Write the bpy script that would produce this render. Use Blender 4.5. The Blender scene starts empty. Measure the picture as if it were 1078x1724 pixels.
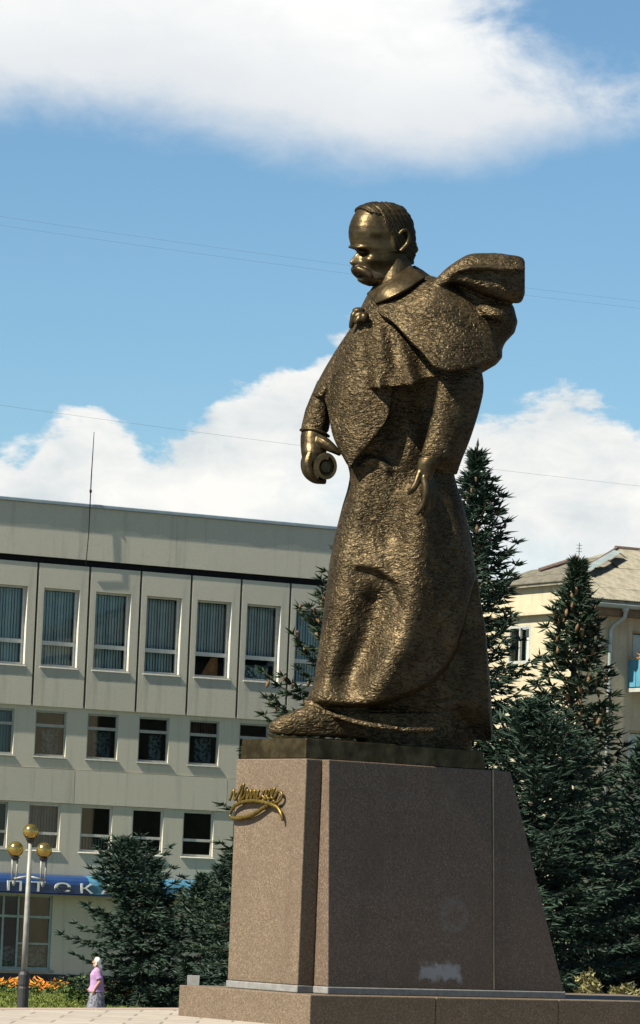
import bpy, bmesh, math, random
import numpy as np
from mathutils import Vector, Matrix, noise

random.seed(7)
SC = bpy.context.scene
COL = SC.collection
RAD = math.radians

# ------------------------------------------------------------------ camera
FPX = 6400.0            # focal length in photo pixels (photo 1078 x 1724)
ROLL = 0.04
PITCH = math.atan(638 / FPX)
CAM = np.array([0.0, 0.0, 1.59])
_F = np.array([0, math.cos(PITCH), math.sin(PITCH)])
_X0 = np.array([1.0, 0, 0]); _U0 = np.array([0, -math.sin(PITCH), math.cos(PITCH)])
_X = math.cos(ROLL) * _X0 + math.sin(ROLL) * _U0
_U = math.cos(ROLL) * _U0 - math.sin(ROLL) * _X0
cd = bpy.data.cameras.new('camera'); cam = bpy.data.objects.new('camera', cd); COL.objects.link(cam)
cam.matrix_world = Matrix(((_X[0], _U[0], -_F[0], CAM[0]), (_X[1], _U[1], -_F[1], CAM[1]), (_X[2], _U[2], -_F[2], CAM[2]), (0, 0, 0, 1)))
cd.sensor_fit = 'VERTICAL'; cd.sensor_height = 36.0; cd.lens = 36.0 * FPX / 1724
cd.clip_start = 0.5; cd.clip_end = 6000
SC.camera = cam

def ray(px, py): return _F * FPX + _X * (px - 539) + _U * (862 - py)
def at(px, py, y):                       # point of the place seen at (px,py) that lies y metres out
    d = ray(px, py); return CAM + d * (y / d[1])
def on_plane(px, py, p0, n):
    d = ray(px, py); return CAM + d * (np.dot(p0 - CAM, n) / np.dot(d, n))

# ------------------------------------------------------------------ sky and sun
SUN_TH, SUN_EL = RAD(34), RAD(47)
to_sun = Vector((-math.cos(SUN_TH) * math.cos(SUN_EL), -math.sin(SUN_TH) * math.cos(SUN_EL), math.sin(SUN_EL)))
sl = bpy.data.lights.new('sun', 'SUN'); sl.energy = 5.0; sl.angle = RAD(0.5); sl.color = (1.0, 0.93, 0.80)
sun = bpy.data.objects.new('sun', sl); COL.objects.link(sun)
sun.rotation_euler = to_sun.to_track_quat('Z', 'Y').to_euler()

world = bpy.data.worlds.new('World'); SC.world = world; world.use_nodes = True
wt = world.node_tree; wt.nodes.clear()
class NT:
    """tiny helper to wire nodes"""
    def __init__(s, t): s.t = t
    def n(s, kind, **kw):
        nd = s.t.nodes.new(kind)
        for k, v in kw.items(): setattr(nd, k, v)
        return nd
    def put(s, sock, v):
        if isinstance(v, (int, float)): sock.default_value = v
        elif isinstance(v, (tuple, list)):
            sock.default_value = tuple(v) + ((1.0,) if len(v) == 3 and len(sock.default_value) == 4 else ())
        else: s.t.links.new(v, sock)
    def m(s, op, a, b=0.0, c=None, clamp=False):
        nd = s.n('ShaderNodeMath', operation=op, use_clamp=clamp); s.put(nd.inputs[0], a); s.put(nd.inputs[1], b)
        if c is not None: s.put(nd.inputs[2], c)
        return nd.outputs[0]
    def step(s, x, lo, hi):
        nd = s.n('ShaderNodeMapRange', interpolation_type='SMOOTHSTEP')
        s.put(nd.inputs[0], x); s.put(nd.inputs[1], lo); s.put(nd.inputs[2], hi); return nd.outputs[0]
    def rng(s, x, lo, hi, a, b):
        nd = s.n('ShaderNodeMapRange'); s.put(nd.inputs[0], x); s.put(nd.inputs[1], lo); s.put(nd.inputs[2], hi)
        s.put(nd.inputs[3], a); s.put(nd.inputs[4], b); return nd.outputs[0]
    def mix(s, fac, a, b, blend='MIX'):
        nd = s.n('ShaderNodeMix', data_type='RGBA', blend_type=blend, clamp_factor=True)
        s.put(nd.inputs[0], fac); s.put(nd.inputs[6], a); s.put(nd.inputs[7], b); return nd.outputs[2]
    def comb(s, x, y, z):
        nd = s.n('ShaderNodeCombineXYZ'); s.put(nd.inputs[0], x); s.put(nd.inputs[1], y); s.put(nd.inputs[2], z); return nd.outputs[0]
    def noise(s, vec, scale, detail=6, rough=.55, dist=0.0):
        nd = s.n('ShaderNodeTexNoise'); s.put(nd.inputs['Vector'], vec); s.put(nd.inputs['Scale'], scale)
        s.put(nd.inputs['Detail'], detail); s.put(nd.inputs['Roughness'], rough); s.put(nd.inputs['Distortion'], dist); return nd.outputs[0]
    def curve(s, x, pts):
        nd = s.n('ShaderNodeFloatCurve'); c = nd.mapping.curves[0]
        while len(c.points) > 2: c.points.remove(c.points[1])
        c.points[0].location = pts[0]; c.points[1].location = pts[-1]
        for p in pts[1:-1]: c.points.new(*p)
        nd.mapping.update(); s.put(nd.inputs[1], x); return nd.outputs[0]
w = NT(wt)
SKY_STR = 0.050; EXPO = 1.25
tc = w.n('ShaderNodeTexCoord'); sep = w.n('ShaderNodeSeparateXYZ'); wt.links.new(tc.outputs['Generated'], sep.inputs[0])
az = w.m('ARCTAN2', sep.outputs[0], sep.outputs[1]); el = w.m('ARCSINE', sep.outputs[2])
sky = w.n('ShaderNodeTexSky', sky_type='NISHITA', sun_disc=False)
sky.sun_elevation = SUN_EL; sky.sun_rotation = math.atan2(to_sun.x, to_sun.y)
sky.altitude = 0; sky.air_density = 1.0; sky.dust_density = 0.15; sky.ozone_density = 2.0
uu = w.rng(az, -.1, .1, 0, 1)
def apts(lst): return [((( (px - 514) / 6400) + .1) / .2, ((1500 + .04 * (px - 540)) - py) / 6400 / .25) for px, py in lst]
cv = w.comb(az, w.m('MULTIPLY', el, 1.7), .3)
n1 = w.m('SUBTRACT', w.noise(cv, 26, 7, .62, .3), .5); n2 = w.m('SUBTRACT', w.noise(cv, 90, 5, .6), .5); n3 = w.noise(w.comb(az, w.m('MULTIPLY', el, 3.2), 4.7), 16, 5, .55)
lowtop = w.m('MULTIPLY', w.curve(uu, apts([(-120, 730), (10, 752), (60, 712), (130, 692), (190, 740), (232, 760), (330, 700), (400, 650), (470, 608), (550, 560), (650, 590), (760, 690), (810, 672), (880, 655), (950, 668), (1010, 690), (1070, 728), (1150, 760)])), .25)
dl = w.m('SUBTRACT', w.m('ADD', lowtop, w.m('ADD', w.m('MULTIPLY', n1, .036), w.m('MULTIPLY', n2, .016))), el)
den_low = w.step(dl, -.001, .005)
upbot = w.m('MULTIPLY', w.curve(uu, apts([(-120, 210), (10, 202), (250, 232), (450, 278), (600, 300), (800, 282), (900, 250), (1078, 252), (1150, 260)])), .25)
du = w.m('SUBTRACT', w.m('ADD', el, w.m('ADD', w.m('MULTIPLY', n1, .016), w.m('MULTIPLY', n2, .004))), upbot)
den_up = w.step(du, -.004, .014)
# blue opening at the upper right of the high cloud, and broken cover overhead
gx = w.m('DIVIDE', w.m('SUBTRACT', az, .088), .048); gy = w.m('DIVIDE', w.m('SUBTRACT', el, .234), .027)
gap = w.m('SQRT', w.m('ADD', w.m('MULTIPLY', gx, gx), w.m('MULTIPLY', gy, gy)))
den_up = w.m('MULTIPLY', den_up, w.step(w.m('ADD', gap, w.m('MULTIPLY', n1, 1.9)), .55, 1.35))
view = w.m('MULTIPLY', w.step(el, .30, .25), w.step(w.m('ABSOLUTE', az), .20, .13))
broken = w.step(w.noise(w.comb(sep.outputs[0], sep.outputs[1], w.m('MULTIPLY', sep.outputs[2], 2.0)), 2.6, 7, .6), .58, .66)
cover = w.m('MAXIMUM', view, broken)
den_up = w.m('MULTIPLY', den_up, cover)
den_low = w.m('MULTIPLY', den_low, w.m('MAXIMUM', w.step(w.m('ABSOLUTE', az), .20, .13), broken)); den = w.m('MAXIMUM', den_low, den_up)
n4 = w.noise(w.comb(az, w.m('MULTIPLY', el, 1.5), 7.1), 55, 6, .6, .4)
shade = w.rng(w.m('ADD', w.m('MULTIPLY', n3, .55), w.m('MULTIPLY', n4, .45)), .36, .60, .0, 1.0)
bright_up = w.step(du, .0, .05)
# the bank low down thins into hazy blue-grey streaks toward the horizon
thin = w.m('MULTIPLY', w.step(dl, .025, .075), w.step(n3, .40, .62))
den = w.m('MULTIPLY', den, w.m('SUBTRACT', 1.0, w.m('MULTIPLY', thin, .72)))
c_up = w.mix(w.m('MULTIPLY', bright_up, w.rng(shade, 0, 1, .55, 1.0)), (.76, .80, .84), (1.04, 1.04, 1.02))
c_low = w.mix(shade, (.70, .755, .78), (1.0, .99, .95))
iscl = w.step(el, .155, .17)
ccol = w.mix(iscl, c_low, c_up)
ccol = w.mix(1.0, ccol, (1 / SKY_STR / 2 ** EXPO,) * 3, 'MULTIPLY')
skyc = w.mix(1.0, sky.outputs[0], (.73, .93, 1.0), 'MULTIPLY')
fin = w.mix(den, skyc, ccol)
bg = w.n('ShaderNodeBackground'); wt.links.new(fin, bg.inputs[0]); bg.inputs[1].default_value = SKY_STR
wo = w.n('ShaderNodeOutputWorld'); wt.links.new(bg.outputs[0], wo.inputs[0])

SC.view_settings.view_transform = 'Standard'; SC.view_settings.look = 'None'
SC.view_settings.exposure = EXPO; SC.view_settings.gamma = 1.0; SC.view_settings.use_curve_mapping = False
SC.render.engine = 'CYCLES'
SC.cycles.max_bounces = 6; SC.cycles.transparent_max_bounces = 8

# ------------------------------------------------------------------ materials
def material(name, c1, c2=None, scale=6, rough=.8, metal=0.0, bump=0.0, bscale=None, detail=5, spec=None, extra=None, stretch=(1, 1, 1), contrast=(.35, .65)):
    m = bpy.data.materials.new(name); m.use_nodes = True; t = m.node_tree; t.nodes.clear(); k = NT(t)
    bs = k.n('ShaderNodeBsdfPrincipled'); out = k.n('ShaderNodeOutputMaterial'); t.links.new(bs.outputs[0], out.inputs[0])
    tcn = k.n('ShaderNodeTexCoord'); mp = k.n('ShaderNodeMapping'); t.links.new(tcn.outputs['Object'], mp.inputs[0]); mp.inputs[3].default_value = stretch
    vec = mp.outputs[0]
    col = c1
    if c2 is not None:
        f = k.noise(vec, scale, detail, .6); f = k.step(f, *contrast); col = k.mix(f, c1, c2)
    k.vec = vec; k.bs = bs; k.obj = tcn.outputs['Object']
    if extra: col = extra(k, col)
    col = k.mix(1.0, col, (.86, .86, .86), 'MULTIPLY')
    k.put(bs.inputs['Base Color'], col); bs.inputs['Roughness'].default_value = rough; bs.inputs['Metallic'].default_value = metal
    if spec is not None: bs.inputs['Specular IOR Level'].default_value = spec
    if metal > .3: bs.inputs['Specular Tint'].default_value = (.30, .24, .15, 1)
    if bump and not bs.inputs['Normal'].is_linked:
        b = k.n('ShaderNodeBump'); b.inputs['Strength'].default_value = bump; b.inputs['Distance'].default_value = .02
        t.links.new(k.noise(vec, bscale or scale * 4, 4, .6), b.inputs['Height']); t.links.new(b.outputs[0], bs.inputs['Normal'])
    return m

def granite_extra(dark):
    def ex(k, col):
        v = k.n('ShaderNodeTexVoronoi'); k.put(v.inputs['Vector'], k.vec); v.inputs['Scale'].default_value = 70
        sp = k.n('ShaderNodeSeparateColor'); k.t.links.new(v.outputs['Color'], sp.inputs[0])
        col = k.mix(k.step(sp.outputs[0], .60, .9), col, tuple(x * 1.32 + .006 for x in dark))
        col = k.mix(k.step(sp.outputs[1], .70, .95), col, tuple(x * .58 for x in dark))
        big = k.noise(k.vec, 1.4, 5, .6)
        col = k.mix(k.rng(big, .3, .7, 0, .5), col, tuple(x * .68 for x in dark))
        st = k.n('ShaderNodeMapping'); k.t.links.new(k.obj, st.inputs[0]); st.inputs[3].default_value = (2.2, 2.2, .3)
        return k.mix(k.m('MULTIPLY', k.step(k.noise(st.outputs[0], 1.5, 6, .65), .52, .75), .4), col, tuple(x * .55 for x in dark))
    return ex
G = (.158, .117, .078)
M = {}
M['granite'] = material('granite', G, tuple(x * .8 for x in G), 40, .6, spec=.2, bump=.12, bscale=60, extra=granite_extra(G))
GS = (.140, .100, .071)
def stained(k, col):
    col = granite_extra(GS)(k, col)
    sp = k.n('ShaderNodeSeparateXYZ'); k.t.links.new(k.obj, sp.inputs[0]); x, z = sp.outputs[0], sp.outputs[2]
    nz = k.m('SUBTRACT', k.noise(k.vec, 9, 4, .6), .5)
    def box(x0, x1, z0, z1, soft):
        a = k.m('SUBTRACT', k.m('MULTIPLY', x1 - x0, .5), k.m('ABSOLUTE', k.m('SUBTRACT', x, (x0 + x1) / 2)))
        b = k.m('SUBTRACT', (z1 - z0) * .5, k.m('ABSOLUTE', k.m('SUBTRACT', z, (z0 + z1) / 2)))
        return k.step(k.m('ADD', k.m('MINIMUM', a, b), k.m('MULTIPLY', nz, .26)), 0, soft)
    col = k.mix(k.m('MULTIPLY', box(1.38, 2.08, .16, .42, .09), .75), col, (.30, .31, .32))
    ring = k.m('SQRT', k.m('ADD', k.m('POWER', k.m('SUBTRACT', x, 1.93), 2), k.m('POWER', k.m('SUBTRACT', z, .98), 2)))
    ring = k.m('ABSOLUTE', k.m('SUBTRACT', k.m('ADD', ring, k.m('MULTIPLY', nz, .3)), .17))
    col = k.mix(k.m('MULTIPLY', k.step(ring, .09, .0), .28), col, (.19, .185, .18))
    wide = k.step(k.noise(k.vec, 2.2, 4, .6), .55, .75)
    return k.mix(k.m('MULTIPLY', wide, .22), col, (.17, .15, .135))
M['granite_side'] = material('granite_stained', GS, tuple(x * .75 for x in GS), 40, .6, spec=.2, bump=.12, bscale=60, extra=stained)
M['strip'] = material('pale_mortar', (.21, .205, .19), (.16, .157, .15), 12, .8, bump=.1)
M['joint'] = material('joint_mortar', (.30, .25, .16), (.24, .20, .13), 10, .9)

def bronze_extra(k, col):
    # hand-tooled ripples: short wavy strokes
    wv = k.n('ShaderNodeTexNoise'); mp = k.n('ShaderNodeMapping'); k.t.links.new(k.obj, mp.inputs[0])
    mp.inputs[3].default_value = (1.0, 1.0, 2.1)
    k.t.links.new(mp.outputs[0], wv.inputs['Vector']); wv.inputs['Scale'].default_value = 11.5; wv.inputs['Detail'].default_value = 1.6; wv.inputs['Roughness'].default_value = .5; wv.inputs['Distortion'].default_value = 1.3
    fine = k.noise(k.obj, 70, 3, .6)
    zone = k.rng(k.noise(k.obj, 1.1, 3, .5), .38, .62, .4, 1.0)        # smoother and rougher worked passages
    h = k.m('MULTIPLY', k.m('ADD', wv.outputs[0], k.m('MULTIPLY', fine, .10)), zone)
    b = k.n('ShaderNodeBump'); b.inputs['Strength'].default_value = 1.0; b.inputs['Distance'].default_value = .06
    k.t.links.new(h, b.inputs['Height']); k.t.links.new(b.outputs[0], k.bs.inputs['Normal'])
    big = k.noise(k.obj, 1.6, 4, .6)
    col = k.mix(k.rng(big, .35, .65, 0, .6), col, (.038, .030, .018))
    col = k.mix(k.m('MULTIPLY', k.step(wv.outputs[0], .49, .34), .62), col, (.016, .013, .008))       # dark patina left in the tool marks
    st = k.n('ShaderNodeMapping'); k.t.links.new(k.obj, st.inputs[0]); st.inputs[3].default_value = (3.2, 3.2, .35)
    run = k.step(k.noise(st.outputs[0], 1.4, 5, .65), .54, .74)
    return k.mix(k.m('MULTIPLY', run, .45), col, (.050, .052, .032))            # greenish rain streaks
def smooth_bronze_extra(k, col):
    b = k.n('ShaderNodeBump'); b.inputs['Strength'].default_value = .35; b.inputs['Distance'].default_value = .015
    k.t.links.new(k.noise(k.obj, 16, 5, .6), b.inputs['Height']); k.t.links.new(b.outputs[0], k.bs.inputs['Normal'])
    return k.mix(k.rng(k.noise(k.obj, 5, 4, .6), .35, .65, 0, .7), col, (.032, .024, .012))
M['bronze'] = material('tooled_bronze', (.132, .098, .054), (.084, .062, .034), 3, .45, metal=.68, spec=.15, extra=bronze_extra)
M['bronze_smooth'] = material('smooth_bronze', (.105, .078, .042), (.070, .053, .029), 5, .36, metal=.7, spec=.2, extra=smooth_bronze_extra)
M['bronze_dark'] = material('dark_bronze', (.050, .039, .022), (.030, .024, .014), 7, .42, metal=.6, spec=.2, bump=.4, bscale=30)
M['gilt'] = material('gilded_metal', (.20, .14, .035), (.11, .075, .02), 20, .45, metal=.7)

def stain_concrete(k, col):
    f = k.noise(k.obj, .55, 6, .65); col = k.mix(k.rng(f, .3, .7, 0, .6), col, (.54, .50, .39))
    s = k.n('ShaderNodeMapping'); k.t.links.new(k.obj, s.inputs[0]); s.inputs[3].default_value = (3.0, 3.0, .22)
    col = k.mix(k.m('MULTIPLY', k.step(k.noise(s.outputs[0], 1.1, 6, .65), .50, .72), .5), col, (.31, .30, .24))
    oi = k.n('ShaderNodeObjectInfo')
    col = k.mix(k.m('MULTIPLY', oi.outputs['Random'], .28), col, (.38, .365, .30))
    return k.mix(k.m('MULTIPLY', k.step(k.noise(k.obj, 2.6, 7, .75), .60, .74), .4), col, (.27, .265, .22))
CON = (.60, .56, .44)
M['concrete'] = material('pebbledash', CON, tuple(x * .84 for x in CON), 26, .92, bump=.5, bscale=30, extra=stain_concrete)
def panel_extra(k, col):
    col = stain_concrete(k, col)
    sp = k.n('ShaderNodeSeparateXYZ'); k.t.links.new(k.obj, sp.inputs[0])
    nz = k.m('SUBTRACT', k.noise(k.obj, 1.3, 4, .6), .5)
    d = k.m('ADD', k.m('SUBTRACT', sp.outputs[2], 1.02), k.m('MULTIPLY', nz, .35))     # shadow of the sill, painted as a darker patch below it
    xm = k.step(k.m('ABSOLUTE', k.m('SUBTRACT', sp.outputs[0], 1.12)), .88, .72)
    f = k.m('MULTIPLY', k.m('MULTIPLY', k.step(d, 0, .06), k.step(sp.outputs[2], 1.6, 1.45)), xm)
    return k.mix(k.m('MULTIPLY', f, .55), col, (.30, .295, .255))
M['panel'] = material('panel_pebbledash', CON, tuple(x * .84 for x in CON), 26, .92, bump=.5, bscale=30, extra=panel_extra)
def parapet_extra(k, col):
    col = stain_concrete(k, col)
    sp = k.n('ShaderNodeSeparateXYZ'); k.t.links.new(k.obj, sp.inputs[0])
    nz = k.m('SUBTRACT', k.noise(k.comb(sp.outputs[0], 0.0, 0.0), .55, 3, .55), .5)
    d = k.m('ADD', k.m('SUBTRACT', sp.outputs[2], 16.72), k.m('MULTIPLY', nz, 1.0))   # shadow of the roof edge, painted as a darker wavy upper band
    return k.mix(k.m('MULTIPLY', k.step(d, -.03, .05), .35), col, (.28, .285, .25))
M['parapet'] = material('parapet_pebbledash', CON, tuple(x * .84 for x in CON), 26, .92, bump=.5, bscale=30, extra=parapet_extra)
M['black'] = material('black_seal', (.006, .006, .007), (.01, .01, .011), 4, .8, spec=.1)
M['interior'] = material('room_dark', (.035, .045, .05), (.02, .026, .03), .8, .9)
M['flash'] = material('zinc_flashing', (.32, .39, .42), (.26, .32, .36), 2, .5, metal=.2)
M['white'] = material('white_window_paint', (.62, .60, .53), (.52, .50, .44), 6, .5)
M['grey_white'] = material('weathered_window_paint', (.36, .365, .32), (.29, .295, .26), 6, .6)
M['sill'] = material('grey_sill', (.25, .27, .25), (.18, .2, .19), 6, .6)
M['blind'] = material('blue_blind', (.50, .58, .57), (.40, .49, .49), 3, .9)
M['orange_cloth'] = material('orange_curtain', (.42, .17, .06), (.30, .10, .04), 4, .9)
M['lace'] = material('lace_curtain', (.45, .52, .50), (.05, .08, .08), 9, .9, contrast=(.47, .53))
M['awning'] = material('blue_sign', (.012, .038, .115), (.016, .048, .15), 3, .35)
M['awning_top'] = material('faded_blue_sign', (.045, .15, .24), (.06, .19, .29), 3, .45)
M['letter'] = material('white_letter', (.78, .78, .72), None, rough=.5)
M['shopframe'] = material('pale_green_frame', (.30, .40, .37), (.22, .31, .29), 5, .5)
M['plinth'] = material('dark_wall_plinth', (.03, .028, .035), (.05, .047, .05), 4, .8)

def glass(name, tint, refl=.10, ior=1.5):
    m = bpy.data.materials.new(name); m.use_nodes = True; t = m.node_tree; t.nodes.clear(); k = NT(t)
    tr = k.n('ShaderNodeBsdfTransparent'); tr.inputs[0].default_value = (*tint, 1)
    gl = k.n('ShaderNodeBsdfGlossy'); gl.inputs['Roughness'].default_value = .03; gl.inputs[0].default_value = (.9, .95, 1, 1)
    fr = k.n('ShaderNodeFresnel'); fr.inputs[0].default_value = ior
    mx = k.n('ShaderNodeMixShader'); k.t.links.new(k.m('ADD', fr.outputs[0], refl - .04, clamp=True), mx.inputs[0])
    t.links.new(tr.outputs[0], mx.inputs[1]); t.links.new(gl.outputs[0], mx.inputs[2])
    o = k.n('ShaderNodeOutputMaterial'); t.links.new(mx.outputs[0], o.inputs[0]); return m
M['glass'] = glass('window_glass', (.80, .88, .88), .06, 1.22)
M['glass_dark'] = glass('dark_window_glass', (.42, .52, .56), .06, 1.35)

def streaked(k, col):
    s = k.n('ShaderNodeMapping'); k.t.links.new(k.obj, s.inputs[0]); s.inputs[3].default_value = (2.5, 2.5, .22)
    col = k.mix(k.m('MULTIPLY', k.step(k.noise(s.outputs[0], 1.3, 5, .6), .5, .72), .45), col, tuple(x * .55 for x in (.33, .29, .2)))
    return col
M['cream'] = material('cream_render', (.45, .39, .265), (.39, .34, .23), 2, .9, bump=.2, bscale=12, extra=streaked)
M['slate'] = material('old_fibre_cement', (.22, .20, .15), (.14, .13, .097), 3.5, .95, bump=.3, bscale=18)
M['slate_edge'] = material('mossy_ridge_tile', (.13, .085, .065), (.09, .06, .05), 8, .9)
M['galv'] = material('galvanised_metal', (.32, .37, .35), (.25, .30, .285), 3, .45, metal=.3)
M['soffit'] = material('brown_soffit', (.17, .11, .065), (.12, .08, .05), 4, .9)
M['blue_panel'] = material('blue_balcony_panel', (.07, .25, .34), (.055, .20, .28), 3, .6)
M['wood'] = material('ochre_wood', (.42, .26, .10), (.32, .2, .08), 5, .7)

M['asphalt'] = material('lower_paving', (.19, .17, .15), (.15, .135, .12), 2, .95, bump=.2)
M['bounce_cut'] = material('bounce_cut_dark', (.085, .08, .072), (.06, .056, .052), 5, .9, bump=.2, bscale=20)  # dark colour for the unseen sheet that cuts ground bounce
def paving(k, col):
    br = k.n('ShaderNodeTexBrick'); br.offset = .5; k.put(br.inputs['Vector'], k.obj); br.inputs['Scale'].default_value = 1.0
    br.inputs['Brick Width'].default_value = .8; br.inputs['Row Height'].default_value = .8; br.inputs['Mortar Size'].default_value = .018
    br.inputs['Color1'].default_value = (1, 1, 1, 1); br.inputs['Color2'].default_value = (.86, .86, .86, 1); br.inputs['Mortar'].default_value = (.5, .48, .45, 1)
    col = k.mix(1.0, col, br.outputs[0], 'MULTIPLY')
    return k.mix(k.m('MULTIPLY', k.step(k.noise(k.obj, .8, 7, .7), .5, .72), .4), col, (.22, .19, .15))
M['terrace'] = material('terrace_paving', (.36, .315, .255), (.31, .265, .215), 3, .9, bump=.15, bscale=30, extra=paving)
M['kerb'] = material('pink_granite_edging', (.33, .24, .19), (.27, .20, .155), 10, .8, bump=.15, bscale=40)
M['lawn'] = material('lawn_soil', (.10, .105, .022), (.045, .070, .013), .7, 1.0, detail=8, contrast=(.40, .60))
def leaf_mat(name, c1, c2, rough=.7):
    def ex(k, col):
        a = k.n('ShaderNodeAttribute'); a.attribute_name = 'tint'
        return k.mix(a.outputs['Fac'], c1, c2)
    return material(name, c1, None, rough=rough, spec=.25, extra=ex)
M['grass'] = leaf_mat('grass_blades', (.06, .09, .012), (.15, .17, .03))
M['needle'] = leaf_mat('spruce_needles', (.008, .022, .013), (.060, .104, .068))
M['needle_warm'] = leaf_mat('spruce_needles_warm', (.009, .021, .010), (.062, .098, .054))
M['leaf'] = leaf_mat('shrub_leaves', (.03, .06, .015), (.09, .13, .03))
M['leaf_pale'] = leaf_mat('pale_shrub_leaves', (.10, .095, .035), (.24, .22, .095))
M['flower'] = leaf_mat('orange_petals', (.42, .10, .008), (.60, .25, .02))
M['bark'] = material('spruce_bark', (.06, .045, .035), (.035, .026, .02), 9, .95, bump=.5)
M['cone'] = material('spruce_cone', (.16, .09, .034), (.10, .055, .02), 14, .8)
M['pole_paint'] = material('pale_pole_paint', (.27, .27, .23), (.20, .20, .17), 5, .5)
M['pole_base'] = material('black_pole_base', (.014, .013, .013), (.024, .022, .022), 6, .6)
M['globe'] = material('amber_mirror_globe', (.62, .44, .13), (.5, .34, .1), 2, .16, metal=.9)
M['wire'] = material('dark_cable', (.08, .10, .12), None, rough=.7)
M['lilac'] = material('lilac_cotton', (.36, .22, .38), (.30, .18, .33), 12, .9)
M['skirt'] = material('grey_patterned_skirt', (.20, .20, .23), (.07, .07, .09), 14, .9, contrast=(.45, .55))
M['kerchief'] = material('white_kerchief', (.80, .76, .70), (.72, .68, .62), 10, .9)
M['skin'] = material('skin', (.36, .20, .13), (.32, .175, .11), 8, .6)
M['shoe'] = material('brown_shoe', (.08, .05, .03), None, rough=.6)
M['litter_blue'] = material('blue_cloth', (.03, .06, .30), (.02, .04, .2), 6, .8)
M['planter'] = material('pale_concrete_planter', (.26, .255, .235), (.2, .195, .18), 8, .9)

# ------------------------------------------------------------------ helpers
def tag(o, label=None, cat=None, group=None, kind=None):
    if label: o['label'] = label
    if cat: o['category'] = cat
    if group: o['group'] = group
    if kind: o['kind'] = kind
    return o
def empty(name, loc, rz=0.0):
    o = bpy.data.objects.new(name, None); COL.objects.link(o); o.location = loc; o.rotation_euler = (0, 0, rz); o.empty_display_size = .3; return o
def mk(name, V, F, m, parent=None, loc=(0, 0, 0), smooth=False, tint=None, off=None):
    me = bpy.data.meshes.new(name)
    V = np.asarray(V, dtype=float)
    if off is not None: V = V - np.asarray(off)
    me.from_pydata(V.tolist(), [], [tuple(int(i) for i in f) for f in F]); me.update()
    if smooth: me.polygons.foreach_set('use_smooth', [True] * len(me.polygons))
    if tint is not None:
        a = me.attributes.new('tint', 'FLOAT', 'POINT'); a.data.foreach_set('value', np.asarray(tint, dtype=np.float32))
    return wrap(name, me, m, parent, loc)
def wrap(name, me, m, parent=None, loc=(0, 0, 0)):
    if m is not None and not me.materials: me.materials.append(M[m] if isinstance(m, str) else m)
    o = bpy.data.objects.new(name, me); COL.objects.link(o); o.parent = parent; o.location = loc; return o
def copy_tree(o, parent=None, loc=None):
    c = o.copy(); COL.objects.link(c); c.parent = parent
    if loc is not None: c.location = loc
    for ch in o.children: copy_tree(ch, c)
    return c

class MB:
    def __init__(s): s.V = []; s.F = []
    def add(s, V, F):
        b = len(s.V); s.V.extend([tuple(map(float, v)) for v in V]); s.F.extend([tuple(int(i) + b for i in f) for f in F]); return s
    def box(s, x0, x1, y0, y1, z0, z1):
        V = [(x, y, z) for z in (z0, z1) for y in (y0, y1) for x in (x0, x1)]
        return s.add(V, [(0, 2, 3, 1), (4, 5, 7, 6), (0, 1, 5, 4), (2, 6, 7, 3), (0, 4, 6, 2), (1, 3, 7, 5)])
    def hole(s, x0, x1, z0, z1, hx0, hx1, hz0, hz1, y0, y1, sides=True):
        """a plate from y0 (front) to y1 with a rectangular opening"""
        o = [(x0, z0), (x1, z0), (x1, z1), (x0, z1)]; h = [(hx0, hz0), (hx1, hz0), (hx1, hz1), (hx0, hz1)]
        V = [(x, y0, z) for x, z in o] + [(x, y0, z) for x, z in h] + [(x, y1, z) for x, z in o] + [(x, y1, z) for x, z in h]
        F = []
        for i in range(4):
            j = (i + 1) % 4
            F += [(i, j, 4 + j, 4 + i), (8 + i, 12 + i, 12 + j, 8 + j), (4 + i, 4 + j, 12 + j, 12 + i)]
            if sides: F.append((i, 8 + i, 8 + j, j))
        return s.add(V, F)
    def tube(s, P, R, n=8, cap=True):
        P = [np.asarray(p, float) for p in P]; R = R if hasattr(R, '__len__') else [R] * len(P)
        rings = []; ref = np.array([0, 0, 1.0])
        for i, p in enumerate(P):
            d = P[min(i + 1, len(P) - 1)] - P[max(i - 1, 0)]; d = d / (np.linalg.norm(d) + 1e-9)
            r0 = ref if abs(d @ ref) < .9 else np.array([1.0, 0, 0])
            if i == 0: u = np.cross(d, r0)
            else: u = u - d * (u @ d)
            u = u / (np.linalg.norm(u) + 1e-9); v = np.cross(d, u)
            rings.append([p + R[i] * (math.cos(2 * math.pi * k / n) * u + math.sin(2 * math.pi * k / n) * v) for k in range(n)])
        return s.loft(rings, cap)
    def loft(s, rings, cap=True):
        n = len(rings[0]); V = [v for r in rings for v in r]; F = []
        for i in range(len(rings) - 1):
            for k in range(n):
                F.append((i * n + k, i * n + (k + 1) % n, (i + 1) * n + (k + 1) % n, (i + 1) * n + k))
        if cap:
            V += [np.mean(np.array(rings[0], float), 0), np.mean(np.array(rings[-1], float), 0)]; a = len(V) - 2; L = (len(rings) - 1) * n
            for k in range(n):
                F.append((a, (k + 1) % n, k)); F.append((a + 1, L + k, L + (k + 1) % n))
        return s.add(V, F)
    def lathe(s, prof, c=(0, 0, 0), n=24):
        return s.loft([[(c[0] + r * math.cos(2 * math.pi * k / n), c[1] + r * math.sin(2 * math.pi * k / n), c[2] + z) for k in range(n)] for r, z in prof])
    def build(s, name, m, parent=None, loc=(0, 0, 0), smooth=False, off=None): return mk(name, s.V, s.F, m, parent, loc, smooth, off=off)

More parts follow.
